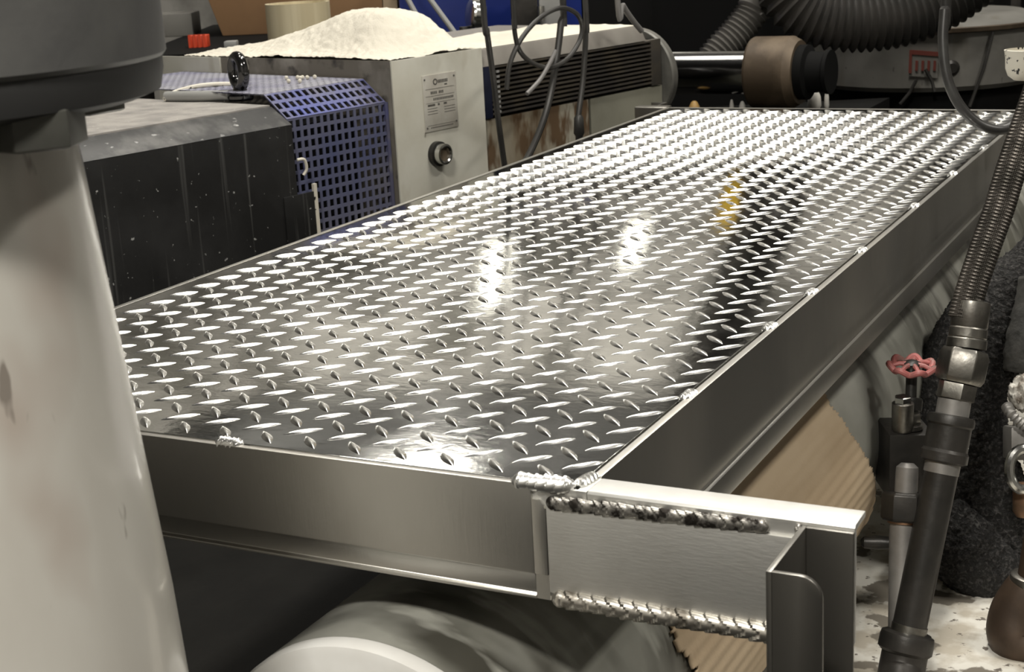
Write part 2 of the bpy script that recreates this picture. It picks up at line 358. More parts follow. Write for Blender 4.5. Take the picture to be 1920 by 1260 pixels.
def wall_fill(x, label):  # invented lamp, brightens the back wall that the tread plate mirrors
    """added fill lamp out of view by the back wall, its one-sided face turned to the wall"""
    o = V((x, Y1 - 1.3, 2.95)); t = thing('added_fill_lamp', o, label, 'lamp', 'added wall fill lamps')
    dr = V((0, .99, .06)).normalized(); up_ = V((1, 0, 0)).cross(dr)
    MB().obox(o - V((.17, 0, 0)) - up_ * .11 - dr * .07, V((.34, 0, 0)), up_ * .22, dr * .065).part('housing', M_iron, t, bevel=.006)
    MB().tube([o - dr * .04, V((o.x, o.y, ZC))], .008, 8).part('hanger_rod', M_greymotor, t)
    ld = bpy.data.lights.new('added_fill_light', 'AREA'); ld.shape = 'RECTANGLE'; ld.size = .3; ld.size_y = .18; ld.energy = FILL; ld.color = (1, .96, .88)
    lo_ = bpy.data.objects.new('added_fill_light', ld); col.objects.link(lo_); lo_.parent = t; lo_.location = dr * .004
    lo_.rotation_euler = dr.to_track_quat('-Z', 'Y').to_euler()
wall_fill(-3.3, 'added out-of-view black fill lamp turned to the back wall, nearer the left wall')
wall_fill(-1.75, 'added out-of-view black fill lamp turned to the back wall, above the narrow windows')

# ------------------------------------------------------------------ platform with inset tread plate
pl = thing('work_platform', (-.16, .75, 0), 'low aluminium platform with shiny diamond tread plate top beside the machine', 'platform')
XL, XR, YN, YF = -.438, .1057, -.0312, 1.5400
TP = MB().box((XL, YN, H - .005), (XR, YF, H)).part('tread_plate', M_tread, pl, bevel=.0008)
# one raised lug, lens shaped and domed
def lug_mesh(Lg=.0272, Wd=.0074, ht=.0019):
    vv = []; ff = []; nu, nv = 10, 6
    for i in range(nu + 1):
        s_ = -1 + 2 * i / nu; wd_ = Wd / 2 * max(.06, (1 - abs(s_) ** 1.9)); hh = ht * (1 - abs(s_) ** 3)
        for k in range(nv + 1):
            t = -1 + 2 * k / nv; vv.append((s_ * Lg / 2, t * wd_, hh * (1 - abs(t) ** 1.35) - .0002))
    for i in range(nu):
        for k in range(nv): ff.append((i * (nv + 1) + k, (i + 1) * (nv + 1) + k, (i + 1) * (nv + 1) + k + 1, i * (nv + 1) + k + 1))
    return vv, ff
lv, lf = lug_mesh(); P = .032; spots_ = []
for i in range(-15, 6):
    for j in range(-2, 50):
        for ty in (0, 1):
            x = (i + .5 * ty) * P; y = (j + .5 * ty) * P
            if XL + .0065 < x < XR - .0065 and YN + .0065 < y < YF - .008: spots_.append((x, y, ty))
def lugkey(s_):
    p = V((s_[0], s_[1], H)) - CAM; d = p.dot(FW); px = 960 + FPX * p.dot(RT) / d; py = 630 + FPX * p.dot(DN) / d
    vis = 225 + max(0, (py - 560)) * .13 < px < 1900 and py < 925
    return (0 if vis else 1, d)
spots_.sort(key=lugkey)
lm = MB().add(lv, lf).mesh('tread_lug', mt=M_lug, angle=80)
stuff = MB(); off0 = V((-.16, .75, 0))
for n_, (x, y, ty) in enumerate(spots_):
    a = PI / 4 if ty == 0 else -PI / 4
    if n_ < 300:
        o = bpy.data.objects.new('tread_lug', lm); col.objects.link(o); o.parent = TP
        o.location = (x + .16, y - .75, H); o.rotation_euler = (0, 0, a)
    else:
        c, s_ = math.cos(a), math.sin(a); stuff.add([(x + c * p[0] - s_ * p[1], y + s_ * p[0] + c * p[1], H + p[2]) for p in lv], lf)
so = stuff.part('tread_lug_field', M_lug, TP, angle=80); so['kind'] = 'stuff'
# frame: sheet-metal rails, plate sits inside them
def rail(name, pts, vec, mt=M_frame): return MB().prism(pts, vec).part(name, mt, pl, bevel=.0007)
zf = H
yf0 = -.0396
rail('front_rail', [(-.447, yf0, H + .0010), (-.447, yf0 + .0046, H + .0010), (-.447, yf0 + .0046, H - .06), (-.447, yf0 + .003, H - .068), (-.447, yf0 + .0004, H - .068), (-.447, yf0 + .0006, H - .0662), (-.447, yf0 + .0032, H - .0655), (-.447, yf0 + .0012, H - .0545), (-.447, yf0, H - .0525)], (.447 + .0815, 0, 0))
MB().prism([(.0815, yf0, H - .0525), (.0900, yf0, H - .0525), (.0900, yf0, H - .0125), (.0868, yf0, H - .0078), (.0815, yf0, H - .0075)], (0, .0045, 0)).part('front_rail_end', M_frame, pl, bevel=.0004)
MB().prism([(.0815, yf0 + .0014, H - .0525), (.0815, yf0 + .0014, H - .068), (.0900, yf0 + .0014, H - .068), (.0900, yf0 + .0014, H - .0525)], (0, .003, 0)).part('front_rail_end', M_frame, pl)
rail('side_rail', [(.1085, -.015, H + .0010), (.1140, -.015, H + .0010), (.1140, -.015, H - .047), (.1150, -.015, H - .050), (.1158, -.015, H - .066), (.1085, -.015, H - .066)], (0, 1.559, 0))
rail('side_rail', [(-.4465, -.033, H), (-.4400, -.033, H), (-.4400, -.033, H - .083), (-.4465, -.033, H - .083)], (0, 1.577, 0))
rail('side_skirt', [(.1158, .03, H - .0655), (.1185, .03, H - .0665), (.1200, .03, H - .083), (.1150, .03, H - .083)], (0, 1.51, 0))
rail('rear_rail', [(-.447, 1.545, H), (-.447, 1.551, H), (-.447, 1.551, H - .068), (-.447, 1.545, H - .068)], (.564, 0, 0))
for y in (.35, .75, 1.15):
    MB().box((-.440, y - .02, H - .045), (.1085, y + .02, H - .006)).part('cross_member', M_frame, pl)
MB().box((-.44, YN, H - .026), (-.41, YF, H - .020)).part('plate_ledge', M_frame, pl)
MB().box((.078, YN, H - .026), (.1085, YF, H - .020)).part('plate_ledge', M_frame, pl)
# outrigger bars and channel legs
def outrigger(xa, xb, y, sgn):
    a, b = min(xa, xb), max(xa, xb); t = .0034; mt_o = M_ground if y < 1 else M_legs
    # rolled angle, open at the back and below
    MB().prism([(a, y, H - .066), (a, y, H - .0015), (a, y + .0015, H), (a, y + .0215, H), (a, y + .0215, H - t), (a, y + t, H - t), (a, y + t, H - .066)], (b - a, 0, 0)).part('outrigger_channel', mt_o, pl, bevel=.0006)
MB().box((.1085, -.0370, H - .066), (.1142, -.0152, H - .0004)).part('corner_filler', M_ground, pl)
MB().box((.0815, -.0372, H - .066), (.1085, -.0350, H - .0004)).part('corner_filler', M_ground, pl)
outrigger(.1145, .262, -.0370, 1); outrigger(-.4468, -.60, -.0370, -1); outrigger(-.4468, -.502, 1.5515, -1); outrigger(.1145, .262, 1.5515, 1)
MB().box((.0905, yf0, H - .0625), (.2340, yf0 + .0026, H - .0100)).part('doubler_plate', M_ground, pl, bevel=.0004, label='swirl-brushed flat plate welded on the outrigger')
def leg(x, y, sx, toe=.008):
    """C channel: web across y, flanges toward +x*sx, front flange with a rounded toe"""
    ytop = H - .003; w0, w1 = x, x + sx * .003; fx = x + sx * .0275
    mb = MB().box((min(w0, w1), y - .061, 0.006), (max(w0, w1), y, ytop))
    prof = [(w1, .006), (fx, .006)] + [(fx - sx * (.011 - .011 * math.cos(t)), ytop - .011 + .011 * math.sin(t)) for t in [k * PI / 12 for k in range(7)]] + [(w1, ytop)]
    mb.prism([(px, y - .061, pz) for px, pz in prof], (0, .003, 0))
    mb.box((min(w1, fx), y - .003, .006), (max(w1, fx), y, ytop))
    lg = mb.part('leg', M_legs, pl, bevel=.0006)
    MB().box((min(x, fx) - .012, y - .075, 0), (max(x, fx) + .012, y + .014, .006)).part('foot_plate', M_frame, lg, bevel=.001)
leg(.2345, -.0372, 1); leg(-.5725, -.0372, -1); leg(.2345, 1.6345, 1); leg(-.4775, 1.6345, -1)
# weld beads
def weld(path, r, pitch, mt=M_weld, seed=0, flat=.75, up=V((0, 0, 1)), nm='weld_bead', rip=.36):
    return ripple_weld(path, r, pitch, flat=flat, seed=seed, up=up, rip=rip).part(nm, mt, pl, angle=28)
zw = H + .0006
weld([(-.137, -.0345, zw), (-.117, -.0345, zw)], .0052, .0034, seed=1)
weld([(.068, -.0355, zw), (.090, -.0345, zw), (.1065, -.0335, zw)], .0066, .0056, seed=2)
weld([(.1062, -.0318, zw), (.1098, -.0125, zw)], .0042, .0034, seed=3)
for k, y in enumerate((.130, .305, .415, .575, .79, .985, 1.18, 1.40)):
    weld([(.1082, y, zw), (.1090, y + .018, zw)], .0044, .0034, seed=10 + k)
weld([(.0915, yf0 - .0004, H - .0655), (.2325, yf0 - .0004, H - .0655)], .0056, .0082, M_weldtan, seed=4, up=V((0, -1, 0)), flat=.7, rip=.22)
weld([(.0905, yf0 + .0002, H - .0085), (.2180, yf0 + .0002, H - .0058)], .0042, .0048, M_sootweld, seed=5, up=V((0, -1, 0)), flat=.5, rip=.22)
weld([(.2333, -.0385, H - .002), (.2333, -.0385, H - .05)], .0022, .003, M_sootweld, seed=6, up=V((0, -1, 0)))

# ------------------------------------------------------------------ big pipe below the platform
XC, ZP, RC = -.0172, H - .217, .119
pp = thing('process_pipe', (XC, .9, 0), 'large dirty pale pipe lying under the platform, white capped end', 'pipe')
MB().lathe([(RC, 0), (RC, 2.15)], (XC, -.066, ZP), (0, 1, 0), 96).part('pipe_shell', M_pipe, pp)
MB().lathe([(.01, 0), (RC - .006, 0), (RC - .0015, .0012), (RC, .0045), (RC, .012)], (XC, -.0775, ZP), (0, 1, 0), 96).part('end_cap', M_cap, pp, label='clean white disc closing the near end of the pipe', angle=25)
for y in (1.48, 1.62): MB().lathe([(RC - .002, 0), (RC + .009, .003), (RC + .009, .035), (RC - .002, .038)], (XC, y, ZP), (0, 1, 0), 96).part('clamp_band', M_pipe, pp, angle=25)
for y in (.25, 1.3):
    poly = [(XC - .11, y, 0), (XC + .11, y, 0)] + [(XC + math.sin(a) * (RC - .001), y, ZP - math.cos(a) * (RC - .001)) for a in [(.75 - .15 * k) for k in range(11)]]
    MB().prism(poly, (0, .05, 0)).part('saddle', M_iron, pp)

# torn sheet of corrugated card on the pipe's flank: every flute is relief
def cardboard():
    poly = [(47.3, .25), (47.5, .30), (47.8, .575), (49.0, .590), (54, .580), (63, .588), (70, .592), (77, .606), (92, .63), (112, .66), (122, .665), (121, .44), (117, .3), (108, .2), (90, .158), (80, .15), (71, .136), (60, .139), (52, .19)]
    def inside(a, y):
        c = False; n = len(poly)
        for i in range(n):
            (x1, y1), (x2, y2) = poly[i], poly[i - 1]
            if (y1 > y) != (y2 > y) and a < (x2 - x1) * (y - y1) / (y2 - y1) + x1: c = not c
        return c
    mb = MB(); da = .42; na = int((125 - 43) / da); dy = .004; ny = int(.66 / dy); idx = {}; vv = []; ff = []
    def pt(i, k):
        if (i, k) in idx: return idx[(i, k)]
        a = 43 + i * da; y = .02 + k * dy; s_ = math.radians(a) * RC
        r = RC + .0032 + .00028 * math.sin(2 * PI * s_ / .0105) + .0010 * noise.noise(V((a * .06, y * 7, 0)))
        lift = max(0, a - 76) / 40; r += .012 * lift ** 1.3
        t = math.radians(a); vv.append((XC + math.sin(t) * r, y, ZP + math.cos(t) * r)); idx[(i, k)] = len(vv) - 1; return len(vv) - 1
    for i in range(na):
        for k in range(ny):
            a = 43 + (i + .5) * da; y = .02 + (k + .5) * dy
            j = noise.noise(V((a * .5, y * 60, 3))) * .006
            if inside(a + j * 120, y + j): ff.append((pt(i, k), pt(i + 1, k), pt(i + 1, k + 1), pt(i, k + 1)))
    o = mb.add(vv, ff).solo('cardboard_sheet', M_card, (XC + .1, .35, ZP), 'torn ridged cardboard sheet draped on the pale pipe under the platform', 'cardboard', angle=80)
    md = o.modifiers.new('thickness', 'SOLIDIFY'); md.thickness = .0022; md.offset = -1
cardboard()

# ------------------------------------------------------------------ foreground standpipe with flange
D0 = .68
top = at(-150, 262, D0); AX = V((top.x, top.y, 0)); zt = top.z; ppm = FPX / D0
cn = thing('tapered_standpipe', (AX.x, AX.y, 0), 'glossy white tapered standpipe under a grey flange, left of the platform', 'standpipe')
r0 = .0672; r1 = .0855
zb = at(-150, 1260, D0).z
MB().lathe([(r1 + .022, 0), (r1, zb), (r0, zt - .004), (r0, zt + .02)], (AX.x, AX.y, 0), (0, 0, 1), 96).part('tapered_body', M_cone, cn, angle=25)
zfl = at(-150, 205, D0).z
MB().lathe([(.098, 0), (.1065, .003), (.1085, .012), (.1085, .0175)], (AX.x, AX.y, zfl), (0, 0, 1), 96).part('gasket_ring', M_flange_dark, cn, angle=25)
MB().lathe([(.1090, 0), (.1105, .002), (.1095, .09), (.085, .10)], (AX.x, AX.y, zfl + .0175), (0, 0, 1), 96).part('flange', M_flange, cn, angle=25)
for k in range(4):
    a = math.radians(-12 + 90 * k); q = V((AX.x + math.cos(a) * .0865, AX.y + math.sin(a) * .0865, zfl))
    mb = MB(); hexprof(mb, q - V((0, 0, .0120)), (0, 0, 1), .0215, .0165, ch=.06, phase=.35 + a); mb.part('hex_nut', M_nut, cn, bevel=.0006)

# ------------------------------------------------------------------ extruder line: motor cover, guard, gearbox, barrel cover
WF, UF = -.9561, .9682
ZG = H + .1144
mc = thing('motor_cover', mw(-1.2, .5, 0), 'black chamfered motor cover with dusty top and eye bolt', 'machine cover', rz=-TH)
zc1, zc2 = H + .050, H + .073; UB = .769
MB().hexa([mw(WF - .002, .05, 0), mw(WF - .002, UB, 0), mw(-1.5, UB, 0), mw(-1.5, .05, 0), mw(WF, .05, zc1), mw(WF, UB, zc1), mw(-1.5, UB, zc1), mw(-1.5, .05, zc1)]).part('side_shell', M_black, mc, bevel=.001)
MB().prism([mw(WF, .05, zc1 + .0003), mw(WF - .038, .05, zc2), mw(-1.46, .05, zc2), mw(-1.5, .05, zc1 + .0003)], UU * (UB - .05)).part('chamfered_lid', M_chamfer, mc)
MB().hexa([mw(WF - .041, .05, zc2), mw(WF - .041, UB, zc2), mw(-1.46, UB, zc2), mw(-1.46, .05, zc2), mw(WF - .041, .05, zc2 + .002), mw(WF - .041, UB, zc2 + .002), mw(-1.46, UB, zc2 + .002), mw(-1.46, .05, zc2 + .002)]).part('top_sheet', M_dust, mc, label='pale dusty top of the black cover')
MB().obox(mw(WF - .001, .742, H - .16), UU * .055, WW * .0025, V((0, 0, .115))).part('access_hatch', M_black, mc, bevel=.0008)
mb = MB().tube(spl([mw(WF + .001, .772, H + .002), mw(WF + .004, .782, H + .001), mw(WF + .004, .785, H - .012), mw(WF + .002, .780, H - .02)], 5), .0022, 8); mb.part('latch_clip', M_cup, mc)
MB().obox(mw(WF - .002, .797, H - .105), UU * .006, WW * .004, V((0, 0, .07))).part('edge_trim', M_cup, mc)
eb = onz(452, 188, zc2 + .002)
mb = MB().lathe([(.017, 0), (.0185, .003), (.0185, .007), (.011, .011), (.0085, .020)], eb, (0, 0, 1), 24)
mb.part('eye_bolt_base', M_chrome, mc, angle=25)
ed_ = (V((FW.x, FW.y, 0)).normalized() * .93 - V((RT.x, RT.y, 0)).normalized() * .62).normalized()
MB().tube([eb + V((0, 0, .040)) + ed_ * math.cos(a) * .0175 + V((0, 0, 1)) * math.sin(a) * .0205 for a in [2 * PI * k / 28 for k in range(28)]], .0082, 14, closed=True).part('eye_bolt_ring', M_chrome, mc, label='glossy black lifting ring')

# perforated coupling guard
def perf(mb, o, e1, e2, n1, n2, fr1=.62, fr2=.66, th=.0016):
    o, e1, e2 = V(o), V(e1), V(e2); nrm = e1.cross(e2).normalized() * th; p1 = e1 / n1; p2 = e2 / n2
    for i in range(n1):
        for k in range(n2):
            c = o + p1 * i + p2 * k; a, b = (1 - fr1) / 2, (1 - fr2) / 2
            O = [c, c + p1, c + p1 + p2, c + p2]
            I = [c + p1 * a + p2 * b, c + p1 * (1 - a) + p2 * b, c + p1 * (1 - a) + p2 * (1 - b), c + p1 * a + p2 * (1 - b)]
            for s_ in (1, -1):
                A = [q + nrm * (.5 * s_) for q in O + I]
                mb.add(A, [(q, (q + 1) % 4, 4 + (q + 1) % 4, 4 + q) for q in range(4)])
            B = [q + nrm * .5 for q in I] + [q - nrm * .5 for q in I]
            mb.add(B, [(q, (q + 1) % 4, 4 + (q + 1) % 4, 4 + q) for q in range(4)])
    return mb
gd = thing('coupling_guard', mw(-1.1, .87, 0), 'blue perforated sheet guard between black cover and ivory gearbox', 'machine guard', rz=-TH)
gw, gz, gt = WF - .013, H + .056, H + .088; u0, u1 = UB + .003, UF - .004; ng = 15
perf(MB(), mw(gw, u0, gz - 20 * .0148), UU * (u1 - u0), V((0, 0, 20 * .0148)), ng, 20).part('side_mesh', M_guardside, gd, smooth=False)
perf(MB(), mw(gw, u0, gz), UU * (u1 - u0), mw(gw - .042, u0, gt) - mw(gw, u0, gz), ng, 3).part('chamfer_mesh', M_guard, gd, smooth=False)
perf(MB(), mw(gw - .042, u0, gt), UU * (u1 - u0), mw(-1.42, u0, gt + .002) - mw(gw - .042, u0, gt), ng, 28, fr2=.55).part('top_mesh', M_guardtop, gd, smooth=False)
MB().obox(mw(gw - .06, u0 + .01, 0), UU * (u1 - u0 - .02), WW * -.36, V((0, 0, gz - .02))).part('coupling_housing', M_darkvoid, gd)
MB().obox(mw(gw - .004, u1 - .003, .05), UU * .006, WW * .006, V((0, 0, gz - .05))).part('edge_strip', M_guard, gd)

# gearbox
gb = thing('gearbox', mw(-1.2, 1.06, 0), 'ivory painted gearbox with a nameplate and round plug', 'gearbox', rz=-TH)
GU1 = 1.168
MB().obox(mw(WF - .003, UF + .002, 0), UU * (GU1 - UF - .002), WW * -.47, V((0, 0, ZG - .002))).part('housing_core', M_gear, gb)
MB().obox(mw(WF, UF, 0), UU * (GU1 - UF), WW * -.003, V((0, 0, ZG))).part('side_panel', M_gear, gb, bevel=.0008)
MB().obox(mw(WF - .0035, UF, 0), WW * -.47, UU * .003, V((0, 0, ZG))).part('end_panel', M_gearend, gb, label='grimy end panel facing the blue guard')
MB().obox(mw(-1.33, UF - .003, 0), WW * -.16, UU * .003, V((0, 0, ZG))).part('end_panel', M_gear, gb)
npo = onpl(790, 143, WW, WF); npu = npo.dot(UU); npz = npo.z
np_ = MB().obox(mw(WF, npu, npz - .083), UU * .0735, WW * .0016, V((0, 0, .083))).part('nameplate', M_plate, gb, bevel=.0004, label='worn metal nameplate with faint dark print')
rows = MB(); rn = random.Random(3)
def ink(u, z, w_, h_): rows.obox(mw(WF + .0016, npu + u, npz - z - h_), UU * w_, WW * .0002, V((0, 0, h_)))
rows.lathe([(.0028, 0), (.0048, 0), (.0048, .0003), (.0028, .0003)], mw(WF + .0016, npu + .027, npz - .011), WW, 16, caps=False)
for k in range(7): ink(.033 + k * .0032, .0085, .0022, .005)
ink(.047, .0155, .006, .0022)
for z in (.0205, .031, .041, .074): ink(.005, z, .063, .0005)
for k in range(8): ink(.016 + k * .0036, .0245, .0024, .004) if k not in (4,) else None
for k in range(13): ink(.021 + k * .0035, .0345, .0022, .0034)
ink(.008, .043, .016, .003); ink(.030, .043, .004, .003); ink(.043, .043, .007, .003)
for z in (.049, .053, .057): ink(.007, z, .022, .0008); ink(.044, z, .024, .0008)
for k in range(14): ink(.012 + k * .0036, .0768, .0024, .0018)
rows.part('print', M_ink, np_, smooth=False)
for (a, b) in ((.004, .006), (.069, .006), (.004, .077), (.069, .0735)):
    MB().ball(mw(WF + .0016, npu + a, npz - b), .0017, 8).part('rivet', M_ink, np_)
pg = onpl(818, 288, WW, WF)
plug = MB().lathe([(.0185, 0), (.0185, .008), (.0150, .009), (.0150, .013)], pg, WW, 28).part('plug', M_iron, gb, angle=25)
MB().lathe([(.0155, .010), (.0155, .019), (.0125, .0195), (.0105, .018), (.0100, .012)], pg, WW, 28, caps=False).part('bright_collar', M_silver, plug, angle=25)
MB().lathe([(.010, .0125), (.010, .0135)], pg, WW, 20).part('sight_glass', M_rustdrum, plug)

# powder heap on gearbox (nobody could count the grains)
def heap():
    vv = []; ff = []; nw, nu = 200, 100; w0, w1, v0, v1 = WF - .002, -1.424, UF + .002, GU1 + .015
    for i in range(nw + 1):
        for k in range(nu + 1):
            w_ = w0 + (w1 - w0) * i / nw; u_ = v0 + (v1 - v0) * k / nu
            d = math.hypot((w_ + 1.085) / (.13 if w_ > -1.085 else .155), (u_ - 1.08) / .13)
            h = .064 * math.exp(-d * d * 1.0) + .010 * math.exp(-((w_ + 1.28) / .1) ** 2) * math.exp(-((u_ - 1.1) / .07) ** 2)
            def ss(x): x = min(1, max(0, x)); return x * x * (3 - 2 * x)
            h *= (.06 + .94 * ss((u_ - v0) / .085)) * (.06 + .94 * ss((w0 - w_) / .09)) * ss((v1 - u_) / .05 + .05)
            e = min(1, .45 + min((k) / 4, (nu - k) / 4, i / 4, (nw - i) / 4))
            h += .0035 * e + .004 * noise.noise(V((w_ * 16, u_ * 16, 1))) * e + .0022 * noise.noise(V((w_ * 140, u_ * 140, 4))) + .0018 * noise.noise(V((w_ * 55, u_ * 55, 9)))
            h -= .006 * math.exp(-((w_ + .985) / .03) ** 2) * math.exp(-((u_ - 1.03) / .03) ** 2)
            vv.append(mw(w_, u_, ZG + .0005 + max(-.0004, h)))
    for i in range(nw):
        for k in range(nu): ff.append((i * (nu + 1) + k, (i + 1) * (nu + 1) + k, (i + 1) * (nu + 1) + k + 1, i * (nu + 1) + k + 1))
    MB().add(vv, ff).solo('powder_heap', M_powder, mw(-1.1, 1.06, ZG), 'heap of white granular powder spilled on top of the gearbox', 'powder', kind='stuff', angle=180)
heap()
for k, (px, py) in enumerate([(537, 146), (558, 145), (563, 146), (567, 145), (576, 145), (590, 144), (541, 152), (562, 152)]):
    q = onz(px, py, gt + .0045)
    MB().ball(q, .0032, 8).solo('plastic_pellet', M_powder, q, 'tiny white pellet lying on the top of the blue perforated guard', 'pellet', 'white pellets on the guard')

# barrel cover: hood, louver slats, stained lower panel
bc = thing('barrel_cover', mw(-1.15, 1.4, 0), 'long barrel cover with grey hood, dark louver slats and rust-stained base', 'machine cover', rz=-TH)
BU0, BU1 = GU1 + .003, 1.66; wl = WF - .006; zh = H + .110; zb1 = H + .084; zl = H + .004
MB().prism([mw(wl, BU0, zb1), mw(wl - .012, BU0, zh), mw(-1.30, BU0, zh), mw(-1.30, BU0, zb1)], UU * (BU1 - BU0 - .045)).part('hood', M_hood, bc, bevel=.001)
MB().prism([mw(wl - .014, BU0, zl), mw(wl - .014, BU0, zb1), mw(-1.30, BU0, zb1), mw(-1.30, BU0, zl)], UU * (BU1 - BU0)).part('inner_case', M_darkvoid, bc)
MB().obox(mw(wl - .012, BU0 + .001, zl), UU * .022, WW * .012, V((0, 0, zb1 - zl))).part('corner_post', M_darkblue, bc, bevel=.001)
MB().obox(mw(wl - .012, BU1 - .03, zl), UU * .03, WW * .012, V((0, 0, zb1 - zl))).part('corner_post', M_fin, bc, bevel=.001)
for k in range(11):
    z = zl + .004 + k * .0072
    MB().hexa([mw(wl - .014, BU0 + .023, z + .003), mw(wl - .014, BU1 - .03, z + .003), mw(wl, BU1 - .03, z), mw(wl, BU0 + .023, z),
               mw(wl - .014, BU0 + .023, z + .0055), mw(wl - .014, BU1 - .03, z + .0055), mw(wl, BU1 - .03, z + .0026), mw(wl, BU0 + .023, z + .0026)]).part('louver_slat', M_fin, bc)
for k in range(9):
    MB().obox(mw(wl, BU0 + .035, zl + .006 + k * .0078), UU * .006, WW * .0015, V((0, 0, .0035))).part('slot_tab', M_greymotor, bc)
MB().obox(mw(wl - .004, BU0, 0), UU * .275, WW * -.3, V((0, 0, zl - .002))).part('stained_panel', M_rust, bc, label='rust-streaked lower panel')
MB().obox(mw(wl - .004, BU0 + .281, 0), UU * (BU1 + .006 - BU0 - .281), WW * -.3, V((0, 0, zl - .002))).part('plain_panel', M_olive, bc, label='grimy plain lower panel')
def strip_powder():
    vv = []; ff = []; n1, n2 = 70, 14
    for i in range(n1 + 1):
        for k in range(n2 + 1):
            u_ = BU0 + .01 + (BU1 - .055 - BU0) * i / n1; w_ = wl - .016 - .2 * k / n2
            e = min(1, k / 2, (n2 - k) / 2, i / 2, (n1 - i) / 2)
            vv.append(mw(w_, u_, zh + .0008 + e * max(0, .004 + .005 * noise.noise(V((u_ * 14, w_ * 14, 2))) + .002 * noise.noise(V((u_ * 120, w_ * 120, 2))))))
    for i in range(n1):
        for k in range(n2): ff.append((i * (n2 + 1) + k, (i + 1) * (n2 + 1) + k, (i + 1) * (n2 + 1) + k + 1, i * (n2 + 1) + k + 1))
    MB().add(vv, ff).solo('powder_layer', M_powder, mw(-1.1, 1.4, zh), 'thin layer of white powder on top of the barrel cover', 'powder', kind='stuff', angle=180)
strip_powder()

# ------------------------------------------------------------------ adapter at the end of the barrel
ad = thing('melt_adapter', (-.75, 2.1, 0), 'dark melt pipe with grey flange ring and rusty brown drum', 'pipe')
rc_ = mw(-1.028, BU1 + .008, H + .016)
MB().lathe([(.06, 0), (.083, 0), (.085, .004), (.085, .016), (.078, .02), (.05, .02)], rc_, UU, 64).part('flange_ring', M_ring, ad, angle=25)
MB().lathe([(.07, .02), (.072, .024), (.072, .032), (.052, .036), (.046, .07), (.03, .085)], rc_, UU, 48).part('neck', M_iron, ad, angle=25)
ca, cb = at(1288, 137, 2.93), at(1420, 136, 2.86)
da_ = (cb - ca).normalized()
MB().tube([ca - da_ * .06, cb], .0405, 40).part('melt_pipe', M_meltpipe, ad, label='glossy black melt pipe with a bright highlight')
MB().lathe([(.048, 0), (.064, .002), (.066, .006), (.066, .078), (.063, .083), (.058, .092)], cb - da_ * .008, da_, 48).part('drum', M_rustdrum, ad, angle=25, label='rust brown drum')
MB().lathe([(.05, .092), (.05, .108), (.038, .112), (.036, .140), (.040, .143), (.040, .150)], cb - da_ * .008, da_, 32).part('coupling', M_darkvoid, ad, angle=25)

# ducts
def duct(name, pix, d, rpx, pitch, depth, mt, label, group='corrugated ducts', both=False):
    pts = [at(x, y, d if not isinstance(d, (list, tuple)) else d[i]) for i, (x, y) in enumerate(pix)]
    last = pts[-1]; pts += [V((last.x + (.25 if both else .0), last.y + (.3 if both else .06), last.z + .5)), V((last.x + (.3 if both else .0), last.y + (.4 if both else .1), ZC))]
    if both: f_ = pts[0]; pts = [V((f_.x - .1, f_.y + .5, ZC)), V((f_.x - .08, f_.y + .35, f_.z + .5))] + pts
    dd = d if not isinstance(d, (list, tuple)) else d[0]
    return corrugated(spl(pts, 10), rpx / FPX * dd, pitch, depth).solo(name, mt, pts[0], label, 'duct', group)
duct('corrugated_duct', [(1330, 118), (1352, 92), (1384, 58), (1412, 18), (1424, -30)], 3.04, 32, .0105, .006, M_duct2, 'slim grey corrugated duct rising from the melt pipe')
bigd = [(1492, -170), (1470, -60), (1490, 0), (1545, 32), (1625, 38), (1710, 22), (1785, -14), (1850, -70), (1900, -150)]
duct('corrugated_duct', bigd, 2.98, 60, .0148, .010, M_duct, 'wide black corrugated duct sagging in front of the pale tank', both=True)

# pale tank, right background
tk = at(1735, 120, 3.42); tr = .245; zt0 = at(1700, 176, 3.2).z; zt1 = at(1840, 58, 3.2).z
tkt = thing('round_tank', (tk.x, tk.y, 0), 'grimy pale round tank behind the platform with red-framed sight label', 'tank')
MB().lathe([(tr - .01, 0), (tr, .01), (tr, zt1 - zt0), (tr + .008, zt1 - zt0 + .002), (tr + .008, zt1 - zt0 + .012), (tr - .04, zt1 - zt0 + .03)], (tk.x, tk.y, zt0), (0, 0, 1), 72).part('shell', M_tank, tkt, angle=25)
MB().lathe([(tr - .03, 0), (tr - .03, zt0)], (tk.x, tk.y, 0), (0, 0, 1), 48).part('plinth', M_darkvoid, tkt)
MB().lathe([(tr + .0085, zt1 - zt0 + .002), (tr + .0125, zt1 - zt0 + .004), (tr + .0125, zt1 - zt0 + .012), (tr + .0085, zt1 - zt0 + .014)], (tk.x, tk.y, zt0), (0, 0, 1), 72, caps=False).part('rim_band', M_rustdrum, tkt)
def on_tank(px, py, out=0.):
    d = ray(px, py); R_ = tr + out; a = d.x * d.x + d.y * d.y; ox, oy = CAM.x - tk.x, CAM.y - tk.y; b = ox * d.x + oy * d.y; c = ox * ox + oy * oy - R_ * R_
    D = max(0, b * b - a * c); return CAM + d * ((-b - math.sqrt(D)) / a)
def panel(mb, pa, thick):                   # quad lying on the tank shell
    q = [on_tank(*p) for p in pa]; c = sum(q, V()) / 4; n = V((c.x - tk.x, c.y - tk.y, 0)).normalized(); q = [p + n * .002 for p in q]
    return mb.hexa(q + [p + n * thick for p in q])
lb = panel(MB(), [(1704, 142), (1758, 146), (1760, 98), (1706, 94)], .003).part('sight_label', M_tank, tkt)
for k in range(4):
    x = 1716 + k * 11; panel(MB(), [(x, 132), (x + 5, 132.5), (x + 6, 113.5), (x + 1, 113)], .0045).part('red_bar', M_dullred, lb)
panel(MB(), [(1705, 101), (1759, 105), (1760, 97), (1706, 93)], .005).part('red_bar', M_dullred, lb)
